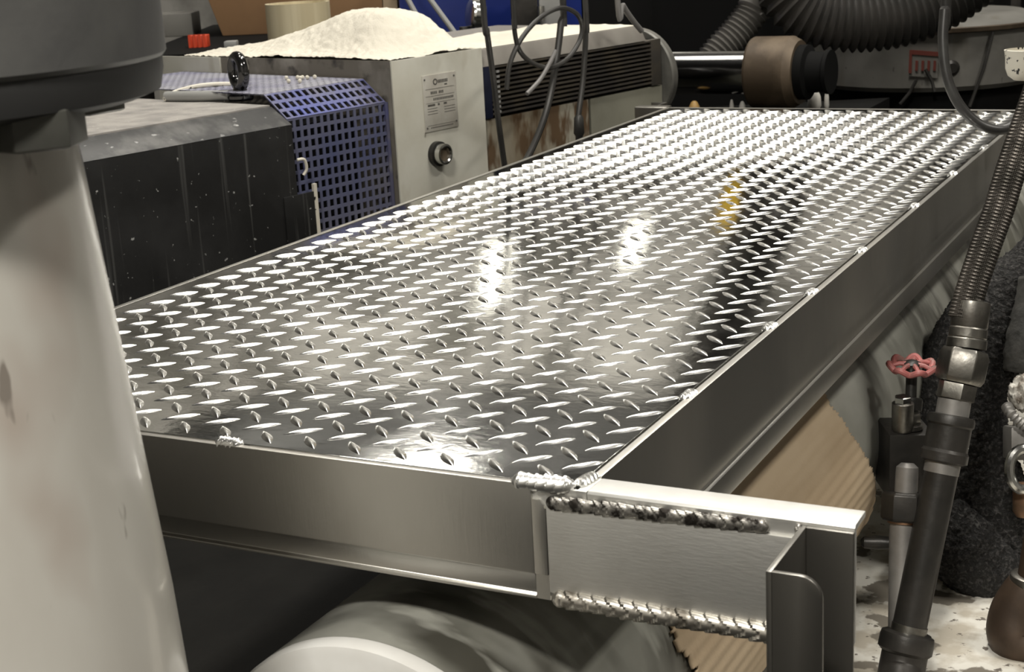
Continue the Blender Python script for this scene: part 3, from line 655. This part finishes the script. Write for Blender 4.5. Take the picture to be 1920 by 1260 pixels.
panel(MB(), [(1704, 136), (1710, 137), (1711, 96), (1706, 96)], .005).part('red_bar', M_dullred, lb)
kp = on_tank(1784, 127); kn = V((kp.x - tk.x, kp.y - tk.y, 0)).normalized()
MB().lathe([(.016, 0), (.016, .006), (.010, .012)], kp - kn * .001, kn, 20).part('port', M_iron, tkt)
for a_, b_ in (((1718, 150), (1688, 195)), ((1862, 60), (1818, 200)), ((1735, 130), (1752, 172))):
    A, B = on_tank(a_[0], a_[1], .01), on_tank(b_[0], b_[1], .012)
    MB().tube([A, A.lerp(B, .5) + V((.004, 0, 0)), B], .0035, 8).part('cable_run', M_cable, tkt)

# dark machine frame and small items behind the far end
mf = thing('machine_frame', (.2, 3.0, 0), 'dark steel machine frame standing behind the pale tank', 'machine frame')
fa = at(1150, 60, 4.15); fb = at(2100, 60, 4.0)
MB().hexa([V((fa.x, fa.y, 0)), V((fb.x, fb.y, 0)), V((fb.x, fb.y + .4, 0)), V((fa.x, fa.y + .4, 0)), V((fa.x, fa.y, .70)), V((fb.x, fb.y, .70)), V((fb.x, fb.y + .4, .70)), V((fa.x, fa.y + .4, .70))]).part('body', M_darkvoid, mf)
for px in (1500, 1640, 1790, 1905):
    q = at(px, 30, 3.95); MB().box((q.x - .012, q.y - .012, 0), (q.x + .012, q.y + .012, .70)).part('upright', M_iron, mf)

def small(name, px, py, d, s, mt, label, cat, zfloor=True):
    c = at(px, py, d); t = MB()
    pts = []
    for k in range(8):
        pts.append(V((c.x + s[0] * (-.5 if k % 4 in (0, 3) else .5) * random.uniform(.75, 1), c.y + s[1] * (-.5 if k % 4 < 2 else .5), c.z + s[2] * (-.5 if k < 4 else .5) * random.uniform(.85, 1))))
    t.hexa(pts); return t.solo(name, mt, c, label, cat, bevel=min(s) * .25)
shf = thing('drip_shelf', (-.35, 2.2, 0), 'dark low shelf behind the far end of the platform', 'shelf')
zs = at(1500, 201, 2.9).z - .004
sa, sb = at(1290, 201, 2.9), at(1640, 203, 2.9)
MB().hexa([V((sa.x, sa.y - .06, zs - .02)), V((sb.x, sb.y - .06, zs - .02)), V((sb.x, sb.y + .12, zs - .02)), V((sa.x, sa.y + .12, zs - .02)), V((sa.x, sa.y - .06, zs)), V((sb.x, sb.y - .06, zs)), V((sb.x, sb.y + .12, zs)), V((sa.x, sa.y + .12, zs))]).part('board', M_darkvoid, shf)
for q in (sa, sb): MB().box((q.x - .02 , q.y + .02, 0), (q.x + .02, q.y + .06, zs - .02)).part('leg', M_iron, shf)
def shelfitem(name, px, y0, y1, wpx, mt, label, cat, prof=None):
    b = at(px, y1, 2.9); b.z = zs; h = (y1 - y0) / FPX * 2.9; r = wpx / 2 / FPX * 2.9
    prof = prof or [(r * .8, 0), (r, h * .15), (r * .9, h * .6), (r * .55, h * .9), (r * .3, h)]
    MB().lathe(prof, b, (0, 0, 1), 14).solo(name, mt, b, label, cat)
shelfitem('rag', 1527, 166, 203, 26, M_white, 'crumpled white rag standing beside the rusty drum', 'rag')
shelfitem('brass_fitting', 1302, 176, 202, 22, M_ochre, 'small ochre brass fitting on the low dark shelf', 'fitting')
shelfitem('white_bottle', 1372, 178, 203, 9, M_white, 'slim white bottle on the low dark shelf below the melt pipe', 'bottle')
shelfitem('small_jar', 1392, 182, 203, 13, M_white, 'small squat white jar on the low dark shelf below the melt pipe', 'jar')
shelfitem('white_tube', 1550, 168, 203, 9, M_white, 'thin white tube standing next to the crumpled rag', 'tube')

# ------------------------------------------------------------------ bench and goods behind the gearbox
bn = thing('work_bench', (-1.9, 2.2, 0), 'dark work bench behind the gearbox carrying carton and fibre tube', 'bench')
zbn = at(505, 82, 3.0).z
ba, bb = at(240, 95, 2.85), at(685, 95, 2.85)
dv = V((FW.x, FW.y, 0)).normalized()
def slab(mb, a, b, dvec, z0, z1): return mb.hexa([V((a.x, a.y, z0)), V((b.x, b.y, z0)), V((b.x, b.y, z0)) + dvec, V((a.x, a.y, z0)) + dvec, V((a.x, a.y, z1)), V((b.x, b.y, z1)), V((b.x, b.y, z1)) + dvec, V((a.x, a.y, z1)) + dvec])
slab(MB(), ba, bb, dv * .9, zbn - .03, zbn).part('bench_top', M_darkvoid, bn)
for q in (ba, bb):
    for e in (.05, .82):
        p_ = q + dv * e; MB().box((p_.x - .02, p_.y - .02, 0), (p_.x + .02, p_.y + .02, zbn - .03)).part('leg', M_iron, bn)
sp = at(562, 60, 3.02); sr = 60 / FPX * 3.02
tb = thing('fibre_tube', (sp.x, sp.y, zbn), 'cream ribbed fibre tube standing on the bench in front of the carton', 'tube')
hs = at(560, 4, 3.02).z - zbn
MB().tube([V((sp.x, sp.y, zbn)), V((sp.x, sp.y, zbn + hs))], sr, 72, caps=False, rf=lambda i, a: 1 + .006 * math.sin(36 * a)).part('tube_wall', M_cream, tb, angle=60)
MB().lathe([(sr * .985, 0), (sr * .985, hs - .002), (sr * 1.004, hs), (sr * .9, hs), (sr * .9, hs - .03)], (sp.x, sp.y, zbn), (0, 0, 1), 48).part('tube_core', M_cream, tb)
cx0, cx1 = at(368, 60, 3.3), at(748, 60, 3.25)
ct = thing('carton', (cx0.x + .2, cx0.y + .1, zbn), 'brown cardboard carton with slanted flap behind the fibre tube', 'carton')
a_, b_ = V((cx0.x, cx0.y, 0)), V((cx1.x, cx1.y, 0)); e = (b_ - a_)
c1 = at(362, -40, 3.3); zt_ = zbn + .16
MB().hexa([a_ + e * .13 + V((0, 0, zbn)), a_ + e * .93 + V((0, 0, zbn)), a_ + e * .93 + dv * .3 + V((0, 0, zbn)), a_ + e * .13 + dv * .3 + V((0, 0, zbn)),
           a_ + e * .015 + V((0, 0, zt_)), a_ + e * .93 + V((0, 0, zt_)), a_ + e * .93 + dv * .3 + V((0, 0, zt_)), a_ + e * .015 + dv * .3 + V((0, 0, zt_))]).part('carton_body', M_carddark, ct, bevel=.003)
MB().obox(a_ + e * .932 + V((0, 0, zbn)), e * .07, dv * .28, V((0, 0, .16))).part('side_flap', M_card, ct, bevel=.002)
rb = at(371, 81, 3.0); rt_ = thing('red_block', (rb.x, rb.y, zbn), 'small orange-red plastic block with upright ribs on the bench', 'block')
rw = 36 / FPX * 3.0; ex_ = V((RT.x, RT.y, 0)).normalized(); bz = V((0, 0, 1))
MB().obox(V((rb.x, rb.y, zbn)) - ex_ * rw / 2, ex_ * rw, dv * .03, bz * .023).part('body', M_red, rt_, bevel=.001)
for k in range(4): MB().obox(V((rb.x, rb.y, zbn)) - ex_ * (rw / 2 - .001 - k * rw * .25) - dv * .002, ex_ * rw * .13, dv * .002, bz * .025).part('rib', M_red, rt_)
wb = at(420, 88, 2.95); MB().obox(V((wb.x, wb.y, zbn)), ex_ * .024, dv * .03, bz * .012).solo('grey_block', M_greymotor, (wb.x, wb.y, zbn), 'small grey block on the bench edge near the powder heap', 'block', bevel=.002)
sh0 = at(302, 60, 3.35)
MB().obox(V((sh0.x, sh0.y, zbn)) - ex_ * .1, ex_ * .17, dv * .1, bz * .05).solo('grey_box', M_tank, (sh0.x, sh0.y, zbn), 'pale grey box on the bench beside the red block', 'box', bevel=.004)

# blue cabinet with bright gauge
q0, q1 = at(752, 60, 3.15), at(1205, 60, 3.35)
cbn = thing('control_cabinet', ((q0.x + q1.x) / 2, (q0.y + q1.y) / 2, 0), 'royal blue control cabinet behind the barrel cover', 'cabinet')
d01 = V((q1.x - q0.x, q1.y - q0.y, 0))
MB().obox(V((q0.x, q0.y, 0)), d01 * .74, dv * .4, bz * .66).part('blue_body', M_blue, cbn, bevel=.004)
MB().obox(V((q0.x, q0.y, 0)) + d01 * .742, d01 * .3, dv * .4, bz * .66).part('black_bay', M_darkvoid, cbn, bevel=.004)
g0 = at(868, 26, 3.05); gx = at(877, 62, 3.1)
ga = thing('pressure_gauge', (gx.x, gx.y, gx.z), 'round polished steel gauge before the blue cabinet', 'gauge')
gdr = (-FW * .35 - RT * .9).normalized()
MB().lathe([(.022, 0), (.029, .002), (.031, .006), (.031, .024), (.029, .028), (.01, .03)], g0 - gdr * .012, -gdr, 36).part('case', M_silver, ga, angle=25)
MB().lathe([(.006, 0), (.006, .03), (.009, .034), (.009, .05)], V((g0.x, g0.y, g0.z - .075)), (0, 0, 1), 14).part('stem', M_steel, ga)
mo = at(1005, 30, 3.1); mt_ = thing('grey_motor', (mo.x, mo.y, mo.z - .1), 'grey servo motor with dark front panel beside the blue cabinet', 'motor')
MB().obox(mo - ex_ * .05 - bz * .045, ex_ * .055, dv * .05, bz * .12).part('dark_panel', M_iron, mt_, bevel=.003)
MB().obox(mo + ex_ * .007 - bz * .03, ex_ * .05, dv * .06, bz * .12).part('grey_case', M_greymotor, mt_, bevel=.004)
MB().lathe([(.008, 0), (.008, .03)], mo + ex_ * .01 - bz * .01 - dv * .012, (0, 0, 1), 12).part('knob', M_silver, mt_)
MB().obox(mo - ex_ * .03 - bz * .15, ex_ * .06, dv * .03, bz * .105).part('bracket', M_iron, mt_)

# leaning struts by the cabinet
for k, (a, b) in enumerate([((760, -10), (806, 75)), ((800, -10), (866, 80))]):
    A, B = at(a[0], a[1], 3.0), at(b[0], b[1], 3.0)
    up_ = A + (A - B).normalized() * .5
    MB().tube([B - (A - B).normalized() * .35, up_], .0055, 10).solo('support_strut', M_greymotor, B, ['shorter-looking grey strut leaning before the blue cabinet, beside the carton', 'grey strut leaning before the blue cabinet, just beside the gauge'][k], 'strut', 'leaning struts')

# ------------------------------------------------------------------ hanging cables
def hang(name, pix, w, r, mt, label, top=True, bot=None, group='hanging cables', toppix=None):
    pts = [onpl(x, y, WW, w) for x, y in pix]
    if top: f = pts[0]; pts = [V((f.x - .05, f.y + .05, ZC)), V((f.x - .03, f.y + .03, f.z + .6))] + pts
    return MB().tube(spl(pts, 8), r, 10).solo(name, mt, pts[-1], label, 'cable', group)
wk = -.86
hang('hanging_cable', [(903, -25), (913, 60), (924, 140), (935, 230), (946, 310), (952, 352)], wk, .0045, M_cable, 'straight black cable hanging beside the ivory gearbox corner')
hang('hanging_cable', [(1054, -25), (1052, 40), (1042, 120), (1028, 195), (1008, 255), (982, 308), (955, 345)], wk, .0052, M_cable, 'thick grey-black cable hanging and bending down to the platform edge')
hang('hanging_cable', [(1096, -25), (1098, 60), (1094, 140), (1086, 205), (1084, 222)], wk, .0045, M_cable, 'cable hanging before the louvers with a dark plug at its end')
pa_, pb_ = onpl(1085, 214, WW, wk), onpl(1086, 262, WW, wk)
MB().lathe([(.004, 0), (.0075, .006), (.0085, .03), (.0060, .034), (.0055, (pa_ - pb_).length)], pa_, pb_ - pa_, 14).solo('cable_plug', M_rubber, pa_, 'dark plug on the cable hanging before the louvers', 'plug')
hang('hanging_cable', [(961, -25), (963, 40), (972, 90), (995, 116), (1030, 127), (1062, 112), (1085, 80), (1091, 50), (1080, 25), (1050, 15), (1012, 34), (978, 72), (956, 120), (950, 168)], wk + .015, .0036, M_cable, 'thin cable coiled in a loop before the barrel cover hood')
hang('cable_end', [(1042, 95), (1030, 120), (1012, 150), (988, 176)], wk + .02, .0033, M_cablelight, 'short pale cable end crossing the louvers', top=False)
hang('hanging_cable', [(1156, -25), (1168, 10), (1188, 40), (1203, 58)], wk - .06, .0048, M_cablelight, 'light grey cable dropping onto the end of the barrel cover hood')
cw = [onz(308, 186, zc2 + .006), onz(330, 172, zc2 + .014), onz(380, 160, zc2 + .020), onz(440, 158, zc2 + .018), onz(470, 166, zc2 + .012)]
MB().tube(spl(cw, 8), .0032, 8).solo('twine', M_cup, cw[0], 'pale twine lying on the dusty cover behind the eye bolt', 'twine')
cr = [onz(312, 181, zc2 + .009), onz(370, 180, zc2 + .010), onz(430, 179, zc2 + .010)]
MB().tube(spl(cr, 6), .0075, 12).solo('rolled_strip', M_greymotor, cr[0], 'grey rolled strip lying across the cover beside the eye bolt', 'strip')

# ------------------------------------------------------------------ right side: hose, riser, valve, insulation
DR = 1.45
hp = [(1806, 598), (1822, 540), (1846, 468), (1872, 395), (1892, 330), (1915, 262), (1950, 160), (1990, 20)]
hpts = [at(x, y, DR) for x, y in hp]; l_ = hpts[-1]; hpts += [V((l_.x + .12, l_.y, l_.z + .5)), V((l_.x + .15, l_.y, ZC))]
def braid(pts, r):
    pth = spl(pts, 10); L = [0]
    for a, b in zip(pth, pth[1:]): L.append(L[-1] + (b - a).length)
    cut = L[70]; st = 900; out = []; j = 0; ss = []
    for i in range(st + 1):
        t = cut * i / st
        while j < len(pth) - 2 and t > L[j + 1]: j += 1
        out.append(pth[j].lerp(pth[j + 1], (t - L[j]) / (L[j + 1] - L[j]))); ss.append(t)
    n = 96; k = 24
    def rf(i, a):
        s_ = ss[i] / .0034; q = a * k / (2 * PI)
        z = abs((q % 1) - .5) * 2                     # herringbone of interlaced strands
        ph = (s_ + z * 1.1) % 1
        return 1 + .03 * math.sin(PI * ph) * (1 if True else 0) - .05 * (1 if z > .9 or z < .08 else 0)
    mb = MB().tube(out, r, n, rf=rf); mb2 = MB().tube(pth[70:], r * 1.01, 24); return mb, mb2
hs_ = thing('braided_hose', hpts[0], 'steel-braided hose with crimped fitting joined to the iron riser', 'hose')
b1, b2 = braid(hpts, .0140)
b1.part('braid', M_braid, hs_, angle=70); b2.part('upper_braid', M_braid, hs_)
def alongpix(a, b, d=DR): A, B = at(a[0], a[1], d), at(b[0], b[1], d); return A, (B - A).normalized(), (B - A).length
# crimped ferrule and hex fitting
A, ax, ln = alongpix((1806, 585), (1806 - 14, 672))
A = at(1823, 566, DR); B = at(1811, 655, DR); ax = (B - A).normalized(); ln = (B - A).length
MB().lathe([(.0142, -.001), (.0168, .0), (.0172, .003), (.0172, ln * .52), (.0168, ln * .54), (.0178, ln * .57), (.0178, ln * .74), (.0172, ln * .76), (.0186, ln * .79), (.0186, ln * .97), (.012, ln)], A, ax, 40).part('crimp_ferrule', M_steel, hs_, angle=25)
B2 = at(1797, 718, DR); hl = (B2 - B).length
mb = MB(); hexprof(mb, B, (B2 - B), .0232, hl, x0=-FW * 1 + RT * .35, ch=.16, phase=.1); mb.part('hex_nut', M_steel, hs_, bevel=.0012)
B3 = at(1790, 750, DR); mb = MB(); hexprof(mb, B2, (B3 - B2), .0185, (B3 - B2).length, x0=-FW + RT * .3, ch=.05, phase=.3); mb.part('hex_body', M_steel, hs_, bevel=.001)
B4 = at(1785, 778, DR)
MB().lathe([(.0155, 0), (.0155, (B4 - B3).length)], B3, B4 - B3, 28).part('thread', M_zinc, hs_)
# riser
rs = thing('iron_riser', at(1700, 1225, DR), 'black iron riser pipe with coupling and bottom elbow, below the braided hose', 'pipe')
C1 = at(1768, 868, DR); L4 = (C1 - B4).length; rx = (C1 - B4).normalized()
MB().lathe([(.015, .0), (.0212, .001), (.0222, .004), (.0222, .009), (.0205, .011), (.0205, L4 - .013), (.0222, L4 - .010), (.0222, L4 - .002), (.017, L4)], B4, rx, 36).part('coupling', M_iron, rs, angle=25)
E1 = at(1703, 1187, DR)
MB().tube([C1 - rx * .002, C1 + rx * .010], .0165, 28).part('thread', M_zinc, rs)
MB().tube([C1 + rx * .008, E1], .0160, 32).part('riser_pipe', M_iron, rs)
px_ = (E1 - C1).normalized()
MB().tube([E1 - px_ * .008, E1 + px_ * .002], .0168, 28).part('thread', M_steel, rs)
e0 = E1; e1 = at(1699, 1213, DR); sd = (RT * -.3 - FW * 1).normalized(); sd.z = 0
ep = spl([e0, e0.lerp(e1, .9), e1 + px_ * .022 + sd * .005, e1 + px_ * .034 + sd * .035], 8)
MB().lathe([(.02, 0), (.0245, .002), (.0255, .006), (.0255, .017), (.0225, .020)], E1 - px_ * .001, px_, 32).part('elbow_collar', M_iron, rs, angle=25)
MB().tube(ep, .0215, 28).part('elbow', M_iron, rs)
MB().tube([ep[-1], ep[-1] + V((0, 0, -ep[-1].z))], .016, 20).part('foot_spigot', M_iron, rs)

# valve with red handwheel
DV = 1.50
vl = thing('needle_valve', at(1700, 900, DV), 'needle valve with faded red handwheel beside the pale pipe', 'valve')
wc = at(1710, 687, DV); wr = 39 / FPX * DV
vdn = (V((0, 0, -1)) + RT * -.03).normalized(); wup = -vdn
tilt = (wup - FW * .12).normalized()
ta = tilt.orthogonal().normalized(); tb_ = tilt.cross(ta)
MB().tube([wc + (ta * math.cos(a) + tb_ * math.sin(a)) * wr * (1 + .10 * math.cos(7 * a)) + tilt * .0022 * math.cos(7 * a) for a in [2 * PI * k / 84 for k in range(84)]], .0031, 10, closed=True).part('handwheel_rim', M_redpaint, vl)
for k in range(7):
    a = 2 * PI * k / 7; MB().tube([wc + tilt * .002, wc + (ta * math.cos(a) + tb_ * math.sin(a)) * wr * .6 + tilt * .003, wc + (ta * math.cos(a) + tb_ * math.sin(a)) * wr * 1.02], [.0034, .0022, .0024], 8).part('spoke', M_redpaint, vl)
MB().lathe([(.008, -.003), (.0085, .004), (.004, .006)], wc, tilt, 16).part('hub', M_iron, vl)
st_ = at(1708, 745, DV)
MB().tube([wc - tilt * .002, st_], .0055, 14).part('stem', M_iron, vl)
bk = at(1703, 808, DV)
MB().lathe([(.0105, 0), (.0115, .002), (.0115, .012), (.010, .014), (.010, (bk - st_).length)], st_, bk - st_, 20).part('bonnet', M_iron, vl, angle=25)
gl = at(1693, 752, DV - .02)
MB().lathe([(.0095, 0), (.0105, .003), (.0105, .028), (.006, .030)], gl - V((0, 0, .03)), (0, 0, 1), 18).part('gland_post', M_steel, vl, angle=25)
mb = MB(); hexprof(mb, gl - V((0, 0, .002)), (0, 0, 1), .0085, .007); mb.part('gland_nut', M_silver, vl)
ba_ = at(1668, 838, DV - .02); ea = (RT * 1).normalized() * .044; eb_ = V((FW.x, FW.y, 0)).normalized() * .055
MB().obox(ba_ + V((0, 0, -.055)), ea, eb_, V((0, 0, .055 + .012))).part('valve_block', M_iron, vl, bevel=.0016)
bo = at(1704, 834, DV - .0); bo.z = ba_.z + .012
MB().lathe([(.0135, 0), (.0135, .004), (.0115, .005), (.0115, .006)], bo, (0, 0, 1), 24).part('washer', M_steel, vl, angle=25)
mb = MB(); hexprof(mb, bo + V((0, 0, .005)), (0, 0, 1), .0115, .011, x0=RT, ch=.2, phase=.5); mb.part('hex_bolt', M_steel, vl, bevel=.0006)
g1, g2 = at(1701, 880, DV - .03), at(1697, 958, DV - .03)
MB().lathe([(.006, -.006), (.0105, -.002), (.0108, .004), (.0108, (g2 - g1).length)], g1, g2 - g1, 24).part('drain_pipe', M_zinc, vl, angle=25)
n1 = at(1695, 946, DV - .03); nd = (g2 - g1).normalized()
mb = MB(); hexprof(mb, n1 - nd * .012, nd, .0215, .028, x0=RT, ch=.1, phase=.2); mb.part('union_nut', M_iron, vl, bevel=.001)
MB().lathe([(.0165, .014), (.0165, .022), (.0145, .026)], n1 - nd * .008, nd, 26).part('copper_collar', M_brass, vl, angle=25)
g3 = at(1690, 1190, DV - .04)
MB().tube([n1 + nd * .008, at(1692, 1010, DV - .03), g3], .0125, 24).part('drain_pipe', M_zinc, vl)
MB().tube([g3 - nd * .01, V((g3.x, g3.y, 0))], .0125, 20).part('drain_pipe', M_zinc, vl)
cs = at(1668, 1018, DV - .01)
MB().lathe([(.006, 0), (.007, .012), (.006, .024), (.003, .027)], cs, (-RT * .8 + FW * .2), 14).part('grease_nipple', M_iron, vl)

# foam insulation
def foam(path, rad, seed, n=72, sub=14, amp=.0042, cr=None):
    pts = spl(path, sub); m_ = len(pts); rr = []
    for i in range(m_):
        t = i / (m_ - 1) * (len(rad) - 1); k = min(int(t), len(rad) - 2); rr.append(rad[k] + (rad[k + 1] - rad[k]) * (t - k))
    F = frames(pts)
    def rf(i, a):
        p = pts[i] + (F[i][0] * math.cos(a) + F[i][1] * math.sin(a)) * rr[i]
        q = 1 + .09 * noise.noise(p * 17 + V((seed, 0, 0)))
        q += amp / max(rr[i], .01) * (noise.noise(p * 190) * .7 + abs(noise.noise(p * 330)) * .8)
        return q
    return MB().tube(pts, rr, n, rf=rf)
fm = thing('foam_lagging', at(1840, 1000, 1.68), 'crumbling black foam lagging wrapped round the pipe behind the iron riser', 'insulation')
foam([at(2030, 470, 1.74), at(1950, 540, 1.72), at(1868, 600, 1.70), at(1812, 690, 1.70), at(1800, 780, 1.70), at(1822, 880, 1.70), at(1858, 975, 1.70), at(1905, 1055, 1.70), at(1945, 1110, 1.71)],
     [.052, .052, .050, .048, .046, .050, .052, .045, .03], 1, sub=40, n=110).part('foam_wrap', M_foam, fm, angle=180)
foam([at(1762, 955, 1.66), at(1800, 1020, 1.66), at(1850, 1065, 1.66), at(1920, 1085, 1.68), at(1985, 1060, 1.7)], [.022, .040, .036, .028, .02], 5, sub=24, n=80).part('foam_flap', M_foam, fm, angle=180)
foam([at(1806, 955, 1.645), at(1826, 995, 1.64), at(1858, 1045, 1.64), at(1878, 1088, 1.64)], [.004, .010, .009, .004], 15, sub=20, n=30, amp=.003).part('foam_lining', M_foamskin, fm, angle=180, label='split foam edge with dusty grey lining')
foam([at(1700, 985, 1.60), at(1722, 962, 1.60), at(1765, 968, 1.61)], [.010, .016, .012], 9, sub=12, n=40).part('foam_scrap', M_foam, fm, angle=180)
wp = [at(1945, 1100, 1.71), at(1965, 1180, 1.71)]; w2 = wp[-1]
MB().tube([wp[0], V((w2.x, w2.y, 0))], .016, 18).part('lagged_pipe', M_iron, fm)
# rusty ball-shaped elbow at the lower right
eb0 = at(1905, 1150, 1.52)
el = thing('rusty_elbow', (eb0.x, eb0.y, 0), 'rusty iron pipe elbow on the white floor under the foam lagging', 'pipe elbow')
ee = spl([eb0 + RT * .012 + V((0, 0, .03)), eb0 + V((0, 0, -.004)), eb0 + V((0, 0, -.03)) + RT * .003 - FW * .01, eb0 + V((0, 0, -.034)) + RT * .05 - FW * .03], 8)
MB().tube(ee, [.021 + .006 * math.sin(PI * k / 24) for k in range(25)], 28).part('elbow_body', M_rustdark, el)
MB().lathe([(.018, 0), (.0195, .001), (.0195, .010), (.018, .011)], eb0 + RT * .012 + V((0, 0, .030)), (.1, .05, 1), 24).part('union_ring', M_steel, el)
MB().lathe([(.0135, .0), (.0135, .06)], eb0 + RT * .014 + V((0, 0, .038)), (.1, .05, 1), 20).part('nipple', M_rustdark, el)
MB().tube([eb0 + V((0, 0, -.03)) - RT * .012 + FW * .02, V((eb0.x - .012, eb0.y + .02, 0))], .013, 16).part('support_stub', M_iron, el)
# metal fittings at the right rim
rf_ = thing('valve_manifold', at(1935, 800, 1.62), 'pale corroded valve manifold with ribbed hose at the frame side of the foam', 'manifold')
foam([at(1960, 735, 1.62), at(1920, 742, 1.62), at(1895, 750, 1.62)], [.022, .020, .006], 21, sub=14, n=48, amp=.006).part('corroded_body', M_corr, rf_, angle=40)
foam([at(1960, 850, 1.62), at(1925, 815, 1.62), at(1905, 795, 1.62)], [.022, .018, .006], 23, sub=14, n=48, amp=.006).part('corroded_body', M_corr, rf_, angle=40)
MB().obox(at(1896, 800, 1.6), RT * .06, FW * .03, DN * .035).part('bracket_plate', M_zinc, rf_, bevel=.003)
corrugated(spl([at(1888, 762, 1.6), at(1898, 778, 1.59), at(1922, 800, 1.59), at(1960, 822, 1.6)], 8), .0062, .0042, .002, n=14).part('ribbed_hose', M_zinc, rf_)
MB().tube([at(1918, 880, 1.58) + (RT * math.cos(a) * .014 + DN * math.sin(a) * .021) for a in [2 * PI * k / 24 for k in range(24)]], .0055, 10, closed=True).part('shackle_ring', M_silver, rf_)
MB().lathe([(.012, 0), (.014, .004), (.014, .03), (.010, .036)], at(1925, 905, 1.6), DN, 18).part('copper_cap', M_brass, rf_)
foam([at(1960, 540, 1.66), at(1925, 640, 1.65), at(1912, 700, 1.65)], [.03, .024, .014], 12, sub=10, n=40).part('grey_rag', M_foamskin, rf_, angle=180)
mp_ = at(1985, 820, 1.66); MB().tube([mp_ + V((0, 0, .05)), V((mp_.x, mp_.y, 0))], .012, 14).part('post', M_iron, rf_)
MB().tube([at(1935, 745, 1.63), mp_ ], .010, 12).part('arm', M_iron, rf_)

# speckled cup on a post
cp = at(1921, 120, 1.75); cr_ = 37 / FPX * 1.75
cu = thing('enamel_cup', (cp.x, cp.y, cp.z - .02), 'cream enamel cup with black specks, fixed near the braided hose', 'cup')
zc_ = at(1921, 152, 1.75).z; hh_ = at(1921, 92, 1.75).z - zc_
MB().lathe([(.004, 0), (cr_ * .5, .001), (cr_ * .8, .006), (cr_ * .93, .014), (cr_ * .95, hh_ * .75), (cr_, hh_ - .002), (cr_ * 1.02, hh_), (cr_ * .93, hh_ + .0005), (cr_ * .88, hh_ * .75), (cr_ * .8, .012), (.004, .006)], (cp.x, cp.y, zc_), (0, 0, 1), 40).part('bowl', M_cup, cu, angle=40)
po = at(1975, 120, 1.75); MB().tube([V((po.x, po.y, 0)), V((po.x, po.y, ZC))], .012, 14).part('post', M_iron, cu)
MB().tube([V((cp.x + cr_ * .8, cp.y + cr_ * .3, zc_ + hh_ * .5)), V((po.x, po.y, zc_ + hh_ * .5))], .004, 8).part('arm', M_iron, cu)

# black rubber hose loop
lp = [(1775, -40), (1771, 20), (1768, 80), (1776, 145), (1800, 198), (1838, 234), (1880, 243), (1912, 222), (1930, 180), (1938, 110), (1935, -20)]
lq = [at(x, y, 1.85) for x, y in lp]
lq = [V((lq[0].x, lq[0].y + .05, ZC)), V((lq[0].x, lq[0].y + .02, lq[0].z + .6))] + lq + [V((lq[-1].x, lq[-1].y, lq[-1].z + .6)), V((lq[-1].x + .02, lq[-1].y, ZC))]
MB().tube(spl(lq, 10), .0062, 14).solo('rubber_hose', M_rubber, lq[0], 'black rubber hose hanging in a loop over the far platform corner', 'hose')

# yellow hoist hanging by the back wall, its colour streaks in the polished plate
hx = thing('chain_hoist', (-1.16, 4.2, .76), 'safety yellow chain hoist hanging from the ceiling by the back wall', 'hoist')
MB().lathe([(.03, 0), (.06, .03), (.07, .08), (.07, .55), (.05, .62), (.02, .66)], (-1.16, 4.2, .76), (0, 0, 1), 24).part('hoist_body', M_yellow, hx, angle=25)
MB().tube([(-1.16, 4.2, 1.41), (-1.16, 4.2, ZC)], .012, 10).part('chain', M_iron, hx)
